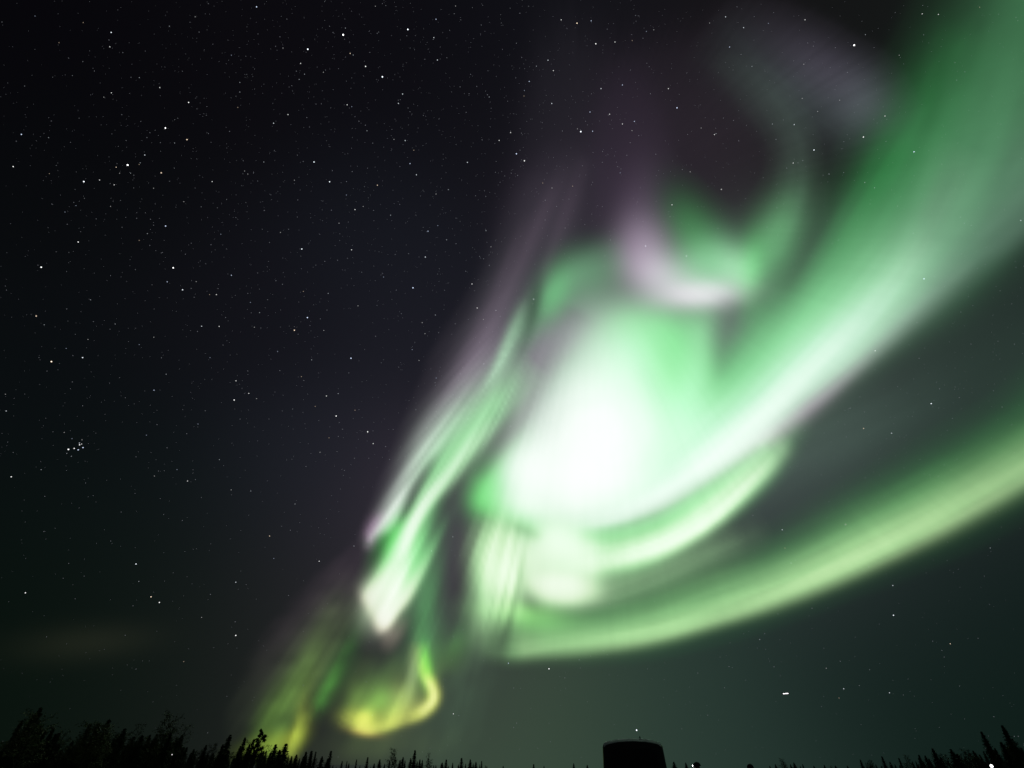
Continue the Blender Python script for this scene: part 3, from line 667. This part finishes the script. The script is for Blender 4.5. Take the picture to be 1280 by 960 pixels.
def branchy_crown(seed, spread=.22, limbs=16, up=.5, start=.25, leafsize=.014, per=26, tip=.06):
    """open crown: limbs leave the trunk, fork twice and carry clumps of small leaves"""
    rn = random.Random(seed); c = Cards()
    for i in range(limbs):
        z = start + (0.95 - start) * (i + rn.random()) / limbs
        a = i * 2.4 + rn.uniform(-.4, .4); L = spread * (1.1 - .55 * z) * rn.uniform(.6, 1.15)
        d = Vector((math.cos(a), math.sin(a), up * rn.uniform(.6, 1.5))).normalized()
        p0 = Vector((0, 0, z)); p1 = p0 + d * L; c.twig(p0, p1, .006 * (1.2 - z))
        for f in range(3):
            e = (d + Vector((rn.uniform(-.8, .8), rn.uniform(-.8, .8), rn.uniform(-.2, .8)))).normalized()
            q = p0.lerp(p1, rn.uniform(.55, 1)); r = q + e * L * rn.uniform(.25, .55); c.twig(q, r, .003)
            for k in range(per // 3):
                s_ = q.lerp(r, rn.uniform(.3, 1.1)) + Vector((rn.gauss(0, 1), rn.gauss(0, 1), rn.gauss(0, .8))) * tip * .38
                w = leafsize * rn.uniform(.5, 1.1)
                u = Vector((rn.uniform(-1, 1), rn.uniform(-1, 1), rn.uniform(-1, 1))).normalized() * w
                v = u.orthogonal().normalized() * w * rn.uniform(.5, .9)
                c.card(s_, u, v)
    return c.mesh("crown")

KINDS = {}
def kind(name, crown, mat, trunk): crown.materials.append(mat); trunk.materials.append(bark); KINDS[name] = (crown, trunk)
for i, (R, cl, gp, pw, dr) in enumerate([(.15, 0, .15, .72, .4), (.20, 0, .10, .75, .35), (.27, 0, .08, .72, .3), (.11, .35, .2, .55, .5), (.19, .3, .15, .6, .3), (.24, 0, .2, .62, .45)]):
    kind("spruce%d" % i, spruce_crown(20 + i, R, cl, gp, .05, pw, dr), needle, trunk_mesh(.97, .016, .002, 60 + i))
kind("birch", branchy_crown(3, .30, 26, .75, .18, .015, 66, .09), leaf, trunk_mesh(.93, .016, .003, 70, .02))
kind("birch_thin", branchy_crown(8, .19, 18, 1.1, .25, .010, 24, .07), leaf, trunk_mesh(.93, .010, .002, 71, .0))
kind("pine", branchy_crown(5, .22, 24, 1.0, .15, .020, 84, .045), needle, trunk_mesh(.95, .017, .003, 72, .0))

def tree(x, y, kindname, H, name, label, group, wide=1.0, lean=0.0, rnd=random.Random(9)):
    te = max(tan_el(x, y), .003); bx, by = bearing(x, y)
    dist = min(max((H - CAM_H) / te, 45), 900); H = CAM_H + te * dist
    e = empty(name, (bx * dist, by * dist, 0), rnd.uniform(0, 6.28) if not lean else 0)
    tag(e, label, "tree", group)
    cr, tr = KINDS[kindname]
    for nm, me in (("trunk", tr), ("crown", cr)):
        o = bpy.data.objects.new(nm, me); COL.objects.link(o); o.parent = e
    e.scale = (H * wide, H * wide, H)
    if lean: e.rotation_euler = (0, lean, 0)
    return e

SKYLINE = [ # chart x, y of the top, kind, height, width, lean
 (7,932,'spruce1',8,1.2,0),(29,899,'spruce0',9,1.0,0),(52,884,'spruce2',10.5,1.0,0),(43,893,'spruce1',10,1.1,0),(68,909,'spruce0',9,1.1,0),(83,913,'birch_thin',8,1.3,0),(92,925,'spruce1',8,1.2,0),
 (114,904,'spruce1',9,1.15,0),(124,904,'spruce4',9,1.1,0),(135,898,'spruce3',9.5,1.2,.04),(104,922,'spruce2',8,1.1,0),(157,910,'spruce5',9,1.2,0),(148,922,'spruce2',8,1.2,0),(176,904,'birch_thin',9,1.2,0),(168,920,'spruce5',8,1.2,0),
 (188,918,'spruce1',8.5,1.2,0),(197,917,'spruce5',8.5,1.2,0),(213,900,'birch',10,1.05,0),(235,905,'birch_thin',9.5,1.3,0),(228,918,'spruce2',8.5,1.2,0),(243,936,'spruce2',7.5,1.2,0),(258,931,'spruce2',7.5,1.1,0),(267,934,'birch',7,.9,0),
 (287,918,'spruce4',9,1.25,.03),(279,930,'spruce2',8,1.1,0),(296,940,'birch_thin',7,1.1,0),(307,921,'spruce0',8.5,1.3,0),(301,932,'spruce1',8,1.3,0),(316,923,'spruce3',8,1.3,.05),(326,916,'pine',9,1.0,.05),(337,931,'birch_thin',7.5,1.0,0),(345,930,'spruce1',8,1.2,0),(358,929,'spruce5',8,1.2,0),(350,937,'spruce2',7.5,1.1,0),
 (371,943,'spruce1',7.5,1.2,0),(383,939,'spruce0',8,1.1,0),(390,938,'spruce3',8,1.2,0),(395,939,'spruce3',8,1.0,0),(403,945,'spruce5',7.5,1.2,0),(414,938,'spruce3',8.5,1.0,0),(410,948,'spruce2',7,1.2,0),(428,951,'spruce0',7.5,1.0,0),(434,951,'spruce3',7.5,1.0,0),(446,949,'spruce3',7.5,1.0,0),
 (460,946,'spruce0',8,1.2,0),(475,949,'spruce1',7.5,1.3,0),(468,954,'spruce1',7,1.3,0),(492,939,'birch',8.5,1.0,0),(504,946,'spruce5',8,1.2,0),(519,937,'spruce0',9,1.2,0),(525,949,'spruce1',7.5,1.2,0),(536,941,'birch_thin',8.5,1.0,0),(553,953,'spruce1',7,1.2,0),
 (558,949,'spruce0',7.5,1.3,0),(566,953,'spruce0',7,1.2,0),(577,947,'spruce0',8,1.3,0),(588,949,'spruce2',7.5,1.2,0),(595,952,'spruce1',7.2,1.3,0),(602,951,'spruce0',7.2,1.2,0),(629,957,'spruce2',7,1.2,0),(667,955,'spruce0',7,1.5,0),(680,957,'spruce1',7,1.3,0),
 (717,954,'spruce1',7.5,1.3,0),(734,956,'spruce0',7,1.5,0),(842,952,'spruce1',7.5,1.5,0),(857,953,'spruce1',7.5,1.5,0),(962,957,'spruce0',6.5,1.3,0),(969,955,'spruce1',6.8,1.3,0),(977,950,'birch',7.5,1.2,0),(992,953,'spruce1',7,1.3,0),(1003,955,'spruce0',7,1.3,0),(1017,957,'spruce1',6.8,1.3,0),(1030,956,'spruce1',6.8,1.4,0),
 (1044,957,'spruce2',6.8,1.3,0),(1059,957,'spruce1',6.8,1.3,0),(1075,949,'spruce0',7.5,1.3,0),(1088,952,'birch',7,1.1,0),(1102,945,'spruce0',8,1.2,0),(1112,952,'spruce2',7,1.2,0),(1123,947,'spruce3',8,1.3,0),(1133,946,'birch',7.5,1.0,0),(1148,943,'spruce0',8,1.2,0),(1156,944,'spruce5',8,1.2,0),(1165,935,'spruce1',9,1.1,0),(1175,946,'spruce2',7.5,1.2,0),
 (1188,936,'spruce5',8.5,1.2,0),(1196,942,'spruce2',8,1.2,0),(1208,940,'birch',7.8,1.1,0),(1226,914,'spruce1',10.5,1.15,0),(1238,935,'spruce2',8,1.2,0),(1252,906,'spruce1',11,1.25,0),(1262,927,'spruce5',9,1.2,0),(1275,934,'spruce2',8.5,1.2,0),(1216,938,'spruce2',8,1.2,0)]
WORD = {'spruce0': 'slim pointed spruce', 'spruce1': 'pointed spruce', 'spruce2': 'broad dense spruce', 'spruce3': 'thin club topped spruce', 'spruce4': 'rough club topped spruce', 'spruce5': 'ragged spruce', 'birch': 'round leafy tree', 'birch_thin': 'wispy thin tree', 'pine': 'pine with upswept boughs'}
NAME = {'birch': 'leafy_tree', 'birch_thin': 'leafy_tree', 'pine': 'pine_tree'}
ORD = ['first', 'second', 'third', 'fourth', 'fifth', 'sixth', 'seventh', 'eighth', 'ninth', 'tenth', 'eleventh', 'twelfth', 'thirteenth']
sky_sorted = sorted(SKYLINE)
def tree_label(t):
    x, y, k = t[:3]
    if abs(x - 326) < 1: return "black pine with upswept boughs against the lime green glow"
    if abs(x - 213) < 1: return "big round leafy tree, broadest crown of the left treeline"
    if abs(x - 52) < 1: return "tallest dark spruce at the far left of the treeline"
    if abs(x - 1226) < 1: return "tall pointed spruce near the right edge, left of a taller one"
    if abs(x - 1252) < 1: return "tallest pointed spruce close to the right edge of the treeline"
    zones = [(0, 210, 0, "the left edge"), (214, 325, 213, "the big round leafy tree"), (327, 452, 326, "the upswept pine"), (452, 545, 452, "the yellow curl's foot"), (545, 760, 545, "the last wispy tree"),
             (835, 950, 835, "the van"), (950, 1095, 950, "the second person's head"), (1095, 1230, 1095, "the right treeline's middle"), (1230, 1300, 1230, "the tall right spruce")]
    for a, b, _, w in zones:
        if a <= x < b:
            n = [u for u in sky_sorted if a <= u[0] < b].index(t)
            return "%s, %s treetop right of %s" % (WORD[k], (ORD + ['fourteenth', 'fifteenth', 'sixteenth', 'seventeenth', 'eighteenth'])[n], w)
rt0 = random.Random(5)
for t in SKYLINE:
    x, y, k, H, wd, ln = t
    if 340 < x < 1200 and 'birch' not in k: wd *= rt0.uniform(1.15, 1.75)
    tree(x, y, k, H, NAME.get(k, 'spruce_tree'), tree_label(t), "trees on the horizon skyline", wd, ln)
# the ranks that stand in between and close the wood
rt = random.Random(77)
sx = [t[0] for t in sky_sorted]; sy = [t[1] for t in sky_sorted]
def roof_y(x): return float(np.interp(x, [-60] + sx + [1340], [930] + sy + [930]))
def filler(x0, x1, step, lo, hi, H):
    x = x0
    while x < x1:
        env = max(roof_y(x - 7), roof_y(x), roof_y(x + 7))
        y = env + rt.uniform(lo, hi)
        if y < 958.5:
            tree(x, y, rt.choice(['spruce1', 'spruce2', 'spruce5', 'spruce2', 'birch']), H + rt.uniform(-1, 1.5), 'spruce_tree', "dark tree buried in the black mass of wood under the skyline", "trees inside the black wood", rt.uniform(1.0, 1.5))
        x += step * rt.uniform(.6, 1.4)
filler(-50, 345, 5.5, 3, 12, 7.5)
filler(-50, 345, 7, 10, 24, 6.5)
filler(345, 545, 6, 2, 9, 6.5)
filler(545, 610, 7, 1.5, 5, 6.2)
filler(955, 1055, 8, 1, 3, 6.2)
filler(1050, 1335, 6, 2, 9, 7)
filler(1130, 1335, 8, 7, 18, 6.5)

# ---------------------------------------------------------------- van
def van():
    paint = principled("dark_van_paint", (.03, .035, .034), .35, .0, .15, 3)
    frost = principled("frosted_roof", (.75, .78, .78), .6, 0, .2, 14)
    glass = principled("tinted_glass", (.012, .014, .014), .04, 0)
    rubber = principled("tyre_rubber", (.02, .02, .02), .85)
    steel = principled("wheel_steel", (.3, .3, .3), .4, .9)
    red = principled("tail_lamp_plastic", (.25, .015, .012), .25)
    plastic = principled("black_plastic", (.025, .025, .025), .6)
    d = 19.3; a = .197
    e = empty("parked_van", (a * d - .02, d, 0), -math.atan(a) * .93)
    tag(e, "dark parked van with frosted roof edge, seen from behind at the bottom of the picture", "van")
    # body: cross-sections along y (0 = rear); half-widths by height
    def section(y, zr, wr, wb=.98, belt=1.12):
        P = [(0.80, .32), (.93, .36), (wb, .62), (wb + .01, belt)]
        P += [(wb + .01 - (wb + .01 - wr - .06) * t, belt + (zr - .16 - belt) * t) for t in (.1, .5, 1.0)]
        P += [(wr + .035, zr - .10), (wr - .03, zr - .045), (wr - .16, zr - .012), (wr * .5, zr + .03), (0, zr + .048)]
        return [(x, y, z) for x, z in P] + [(-x, y, z) for x, z in reversed(P[:-1])]
    secs = [(-.02, 2.20, .84, .95), (.08, 2.27, .87, .98), (.5, 2.29, .88, .99), (2.0, 2.30, .89, .99), (3.2, 2.27, .87, .99), (3.55, 2.18, .84, .99)]
    bm = bmesh.new(); rows = [[bm.verts.new(p) for p in section(*s)] for s in secs]
    # bonnet
    for y, z, w in ((4.35, 1.28, .93), (4.95, 1.05, .88), (5.1, .75, .84)):
        P = [(.78, .34), (w - .04, .38), (w, .55), (w, z - .22), (w, z - .19), (w, z - .16), (w - .01, z - .12), (w - .04, z - .08), (w - .09, z - .04), (w - .2, z - .015), (w * .5, z), (0, z + .01)]
        rows.append([bm.verts.new((x, y, zz)) for x, zz in P] + [bm.verts.new((-x, y, zz)) for x, zz in reversed(P[:-1])])
    n = len(rows[0])
    for r0, r1 in zip(rows, rows[1:]):
        for i in range(n - 1): bm.faces.new((r0[i], r0[i + 1], r1[i + 1], r1[i]))
        bm.faces.new((r0[n - 1], r0[0], r1[0], r1[n - 1]))
    bm.faces.new(list(reversed(rows[0]))); bm.faces.new(rows[-1])
    bmesh.ops.recalc_face_normals(bm, faces=bm.faces)
    body = bm_obj("body", bm, paint, e, True)
    bv = body.modifiers.new("bevel", 'BEVEL'); bv.width = .02; bv.segments = 2; bv.limit_method = 'ANGLE'; bv.angle_limit = math.radians(40)
    def plate(name, pts, nrm, th, mat, parent=e):
        bm = bmesh.new(); nv = Vector(nrm) * th
        A = [bm.verts.new(Vector(p) + nv) for p in pts]; B = [bm.verts.new(Vector(p) - nv * .5) for p in pts]; k = len(pts)
        bm.faces.new(A); bm.faces.new(list(reversed(B)))
        for i in range(k): bm.faces.new((A[i], B[i], B[(i + 1) % k], A[(i + 1) % k]))
        bmesh.ops.recalc_face_normals(bm, faces=bm.faces)
        return bm_obj(name, bm, mat, parent)
    # frost film lying on the roof skin
    bm = bmesh.new(); fr = []
    for s in secs[0:6]:
        q = section(*s)[7:16]; fr.append([bm.verts.new((x * 1.0, y - (.004 if y < 0 else 0), z + .006)) for x, y, z in q])
    for r0, r1 in zip(fr, fr[1:]):
        for i in range(len(r0) - 1): bm.faces.new((r0[i], r0[i + 1], r1[i + 1], r1[i]))
    bm_obj("roof_frost", bm, frost, e, True)
    def bx(name, lo, hi, mat, parent=e, bev=.015):
        bm = bmesh.new(); bmesh.ops.create_cube(bm, size=1)
        for v in bm.verts: v.co = Vector([lo[i] + (v.co[i] + .5) * (hi[i] - lo[i]) for i in range(3)])
        bmesh.ops.bevel(bm, geom=bm.edges[:], offset=bev, segments=2, affect='EDGES'); return bm_obj(name, bm, mat, parent)
    rw = plate("rear_window", [(-.78, -.028, 1.22), (.78, -.028, 1.22), (.70, -.028, 1.98), (.55, -.028, 2.06), (-.55, -.028, 2.06), (-.70, -.028, 1.98)], (0, -1, 0), .004, glass)
    bx("wiper", (-.05, -.055, 1.24), (.48, -.036, 1.262), plastic, rw, .005)
    for s in (-1, 1):
        for y0, y1 in ((.35, 1.55), (1.68, 2.5), (2.62, 3.4)):
            def sp(y, z): 
                t = (z - 1.12) / 1.0
                return (s * (1.0 - .085 * t + .008), y, z)
            plate("side_window", [sp(y0, 1.2), sp(y1, 1.2), sp(y1, 1.98), sp(y0, 1.98)], (s, 0, .085), .004, glass)
        bx("tail_light", (s * .90 - .065, -.05, .85), (s * .90 + .065, .03, 1.3), red)
        m = bx("side_mirror", (s * 1.14 - .10, 3.42, 1.18), (s * 1.14 + .10, 3.52, 1.4), plastic)
        for y in (.95, 4.15):
            bm = bmesh.new(); bmesh.ops.create_cone(bm, cap_ends=True, segments=32, radius1=.34, radius2=.34, depth=.22, matrix=Matrix.Translation((s * .88, y, .34)) @ Matrix.Rotation(math.pi / 2, 4, 'Y'))
            bmesh.ops.bevel(bm, geom=[x for x in bm.edges if len(x.link_faces) == 2 and x.calc_face_angle() > 1], offset=.035, segments=3, affect='EDGES')
            w = bm_obj("wheel", bm, rubber, e)
            bm = bmesh.new(); bmesh.ops.create_cone(bm, cap_ends=True, segments=28, radius1=.2, radius2=.17, depth=.05, matrix=Matrix.Translation((s * 1.0, y, .34)) @ Matrix.Rotation(s * math.pi / 2, 4, 'Y'))
            bm_obj("rim", bm, steel, w)
        bx("headlight", (s * .68 - .14, 5.03, .72), (s * .68 + .14, 5.13, .88), principled("lamp_lens", (.5, .5, .5), .1))
    bx("rear_bumper", (-.95, -.12, .38), (.95, .03, .62), plastic, e, .03)
    bx("front_bumper", (-.9, 5.03, .34), (.9, 5.2, .58), plastic, e, .03)
    bx("number_plate", (-.26, -.035, .7), (.26, -.024, .82), principled("plate_white", (.5, .5, .48), .5), e, .003)
    plate("windscreen", [(-.80, 3.62, 2.10), (.80, 3.62, 2.10), (.90, 4.28, 1.34), (-.90, 4.28, 1.34)], (0, .78, .62), .012, glass)
    bm = bmesh.new(); bmesh.ops.create_cone(bm, cap_ends=True, segments=10, radius1=.028, radius2=.016, depth=.06, matrix=Matrix.Translation((.28, .5, 2.37)))
    bm_obj("antenna", bm, plastic, e)
van()

# ---------------------------------------------------------------- people beside the van (only the tops of their heads reach into the picture)
coat_a = principled("dark_parka", (.02, .022, .03), .9, 0, .3, 8); coat_b = principled("dark_anorak", (.03, .022, .02), .9, 0, .3, 8)
knit = principled("dark_wool", (.022, .022, .024), 1.0, 0, .4, 40); skin = principled("skin", (.35, .22, .17), .55)
def person(x, y, face, label, coat, lamp):
    te = tan_el(x, y); d = 19.6; bx_, by_ = bearing(x, y); H = CAM_H + te * d
    e = empty("person", (bx_ * d, by_ * d, 0), face); tag(e, label, "person")
    k = H / 1.78
    J = {'pel': (0, 0, .95), 'chest': (0, .01, 1.25), 'neckb': (0, .0, 1.47), 'neck': (0, .015, 1.53), 'head': (0, .02, 1.64), 'top': (0, .0, 1.70)}
    R = {'pel': (.17, .13), 'chest': (.19, .14), 'neckb': (.09, .08), 'neck': (.062, .062), 'head': (.082, .098), 'top': (.066, .078)}
    E = [('pel', 'chest'), ('chest', 'neckb'), ('neckb', 'neck'), ('neck', 'head'), ('head', 'top')]
    for s, n in ((-1, 'l'), (1, 'r')):
        J.update({'sh' + n: (s * .19, 0, 1.42), 'el' + n: (s * .25, .0, 1.14), 'wr' + n: (s * .23, .12, .93), 'pm' + n: (s * .225, .16, .86), 'hip' + n: (s * .10, 0, .88), 'kn' + n: (s * .11, .02, .5), 'an' + n: (s * .11, -.01, .10), 'toe' + n: (s * .12, .15, .04)})
        R.update({'sh' + n: (.075, .075), 'el' + n: (.058, .058), 'wr' + n: (.04, .04), 'pm' + n: (.038, .028), 'hip' + n: (.10, .10), 'kn' + n: (.07, .07), 'an' + n: (.055, .055), 'toe' + n: (.05, .04)})
        E += [('neckb', 'sh' + n), ('sh' + n, 'el' + n), ('el' + n, 'wr' + n), ('wr' + n, 'pm' + n), ('pel', 'hip' + n), ('hip' + n, 'kn' + n), ('kn' + n, 'an' + n), ('an' + n, 'toe' + n)]
        for f, (dx, L, rr) in enumerate(((-.028, .075, .011), (-.010, .085, .0115), (.009, .08, .011), (.026, .062, .0095))):
            a, b = 'f%d%s' % (f, n), 'g%d%s' % (f, n)
            J[a] = (s * .225 + s * dx, .175, .80); J[b] = (s * .225 + s * dx * 1.05, .165, .80 - L * .55); R[a] = (rr, rr); R[b] = (rr * .85, rr * .85); E += [('pm' + n, a), (a, b)]
        J['t' + n] = (s * .185, .205, .85); J['u' + n] = (s * .18, .215, .81); R['t' + n] = (.013, .013); R['u' + n] = (.011, .011); E += [('pm' + n, 't' + n), ('t' + n, 'u' + n)]
    names = list(J); me = bpy.data.meshes.new("body"); me.from_pydata([tuple(c * k for c in J[n]) for n in names], [(names.index(a), names.index(b)) for a, b in E], [])
    o = mesh_obj("body", me, None, e)
    o.modifiers.new("skin", 'SKIN'); sk = me.skin_vertices[0].data
    for i, n in enumerate(names): sk[i].radius = tuple(r * k for r in R[n]); sk[i].use_root = (n == 'pel')
    ss = o.modifiers.new("sub", 'SUBSURF'); ss.levels = 1; ss.render_levels = 2
    deps = bpy.context.evaluated_depsgraph_get(); ev = o.evaluated_get(deps); m2 = bpy.data.meshes.new_from_object(ev)
    o.modifiers.clear(); o.data = m2; m2.materials.clear()
    for m in (coat, skin): m2.materials.append(m)
    for p in m2.polygons:
        p.use_smooth = True; c = p.center / k
        p.material_index = 1 if (c.z > 1.53 or (c.z < .92 and abs(c.x) > .15 and c.z > .6)) else 0
    # face
    def ball(name, loc, r, mat, sc=(1, 1, 1), cut=None):
        bm = bmesh.new(); bmesh.ops.create_uvsphere(bm, u_segments=20, v_segments=14, radius=r)
        if cut is not None: bmesh.ops.delete(bm, geom=[v for v in bm.verts if v.co.z < cut], context='VERTS')
        for v in bm.verts: v.co = Vector((v.co.x * sc[0], v.co.y * sc[1], v.co.z * sc[2])) * k + Vector(loc) * k
        return bm_obj(name, bm, mat, e, True)
    ball("nose", (0, .122, 1.635), .016, skin, (.8, 1.1, 1.3))
    dark = principled("eye", (.02, .02, .02), .2)
    for s in (-1, 1):
        ball("eye", (s * .032, .105, 1.66), .011, dark); ball("ear", (s * .09, .01, 1.64), .024, skin, (.45, .8, 1.3))
    ball("mouth", (0, .112, 1.595), .018, principled("lips", (.3, .13, .11), .5), (1.3, .4, .35))
    hat = ball("knit_hat", (0, .012, 1.672), .108, knit, (.96, 1.06, 1.0), -.02)
    if lamp:
        l = ball("headlamp", (0, .128, 1.685), .024, principled("headlamp_case", (.05, .05, .05), .5), (1.2, .7, .8)); 
        g = ball("lamp_lens", (0, .144, 1.685), .017, glow_mat("headlamp_glow", (1, .95, .97), 9), (1, .6, 1))
        g.parent = l
    return e
person(871, 952.2, math.pi * .44, "person in dark hat with a glowing white headlamp, standing just right of the van", coat_a, True)
person(937, 954.6, 2.6, "person in dark hat, only the round head top visible, right of the headlamp wearer", coat_b, False)

# ---------------------------------------------------------------- small far lights
def lamp(x, y, d, r, strength, label):
    te = tan_el(x, y); bx_, by_ = bearing(x, y); h = CAM_H + te * d
    e = empty("yard_lamp", (bx_ * d, by_ * d, 0)); tag(e, label, "lamp", "small lamps among the trees")
    met = principled("lamp_post_metal", (.04, .04, .04), .5, .6)
    bm = bmesh.new(); bmesh.ops.create_cone(bm, cap_ends=True, segments=12, radius1=.06, radius2=.035, depth=h - r, matrix=Matrix.Translation((0, 0, (h - r) / 2))); bm_obj("post", bm, met, e)
    bm = bmesh.new(); bmesh.ops.create_uvsphere(bm, u_segments=14, v_segments=10, radius=r)
    for v in bm.verts: v.co.z = v.co.z * (1.3 if v.co.z > 0 else .9) + h
    bm_obj("globe", bm, glow_mat("lamp_globe_glow", (1, .97, .95), strength), e, True)
    bm = bmesh.new(); bmesh.ops.create_cone(bm, cap_ends=True, segments=14, radius1=r * .8, radius2=r * .5, depth=r * .5, matrix=Matrix.Translation((0, 0, h - r * 1.05))); bm_obj("collar", bm, met, e)
    return e
lamp(1239.5, 957.8, 40, .055, 8, "bright white yard lamp at the right, at the foot of the tall spruces")
lamp(215, 943.5, 70, .035, 1.5, "tiny dim white lamp in front of the big round leafy tree")

# ---------------------------------------------------------------- aircraft low in the sky
def aircraft():
    d = 2600.0; c = chart_dir(982, 867); pos = Vector((0, 0, CAM_H)) + Vector(c * d)
    L = 26.0
    az_ = math.atan2(c[0], c[1])
    e = empty("aircraft", pos, -az_); tag(e, "distant aircraft, a short white dash of cabin light low on the right", "aircraft")
    grey = principled("aircraft_skin", (.5, .5, .52), .4)
    bm = bmesh.new(); n = 16; rows = []
    for x, r in ((-L * .55, .25), (-L * .5, .8), (-L * .4, 1.5), (-L * .25, 1.8), (L * .3, 1.8), (L * .42, 1.5), (L * .5, .8), (L * .53, .2)):
        rows.append([bm.verts.new((x, r * math.cos(2 * math.pi * i / n), r * math.sin(2 * math.pi * i / n))) for i in range(n)])
    for a, b in zip(rows, rows[1:]):
        for i in range(n): bm.faces.new((a[i], b[i], b[(i + 1) % n], a[(i + 1) % n]))
    bm.faces.new(rows[0]); bm.faces.new(list(reversed(rows[-1]))); bmesh.ops.recalc_face_normals(bm, faces=bm.faces)
    bm_obj("fuselage", bm, grey, e, True)
    def wing(name, pts, th):
        bm = bmesh.new(); A = [bm.verts.new(Vector(p) + Vector(th)) for p in pts]; B = [bm.verts.new(Vector(p) - Vector(th)) for p in pts]; k = len(pts)
        bm.faces.new(A); bm.faces.new(list(reversed(B)))
        for i in range(k): bm.faces.new((A[i], B[i], B[(i + 1) % k], A[(i + 1) % k]))
        bmesh.ops.recalc_face_normals(bm, faces=bm.faces); bm_obj(name, bm, grey, e)
    for s in (-1, 1):
        wing("wing", [(3, s * 1.6, -.4), (-2, s * 1.6, -.4), (-5, s * 12, .2), (-3.4, s * 12, .2)], (0, 0, .16))
        wing("tailplane", [(-11, s * .8, .6), (-13.4, s * .8, .6), (-14.2, s * 4.2, .8), (-13, s * 4.2, .8)], (0, 0, .1))
    wing("tail_fin", [(-10.5, 0, 1.2), (-13.6, 0, 1.2), (-14.8, 0, 5), (-13.2, 0, 5)], (0, .12, 0))
    # lit cabin: bulging strip of windows along each side
    for s in (-1, 1):
        bm = bmesh.new(); rows = []
        for i in range(25):
            x = -L * .36 + L * .74 * i / 24
            rows.append([bm.verts.new((x, s * (1.86 * math.cos(t)), 1.86 * math.sin(t))) for t in (-.75, -.4, 0, .4, .75)])
        for a, b in zip(rows, rows[1:]):
            for j in range(4): bm.faces.new((a[j], b[j], b[j + 1], a[j + 1]))
        bm_obj("cabin_windows", bm, glow_mat("cabin_glow", (1, .93, .97), 3.0, False), e, True)
aircraft()
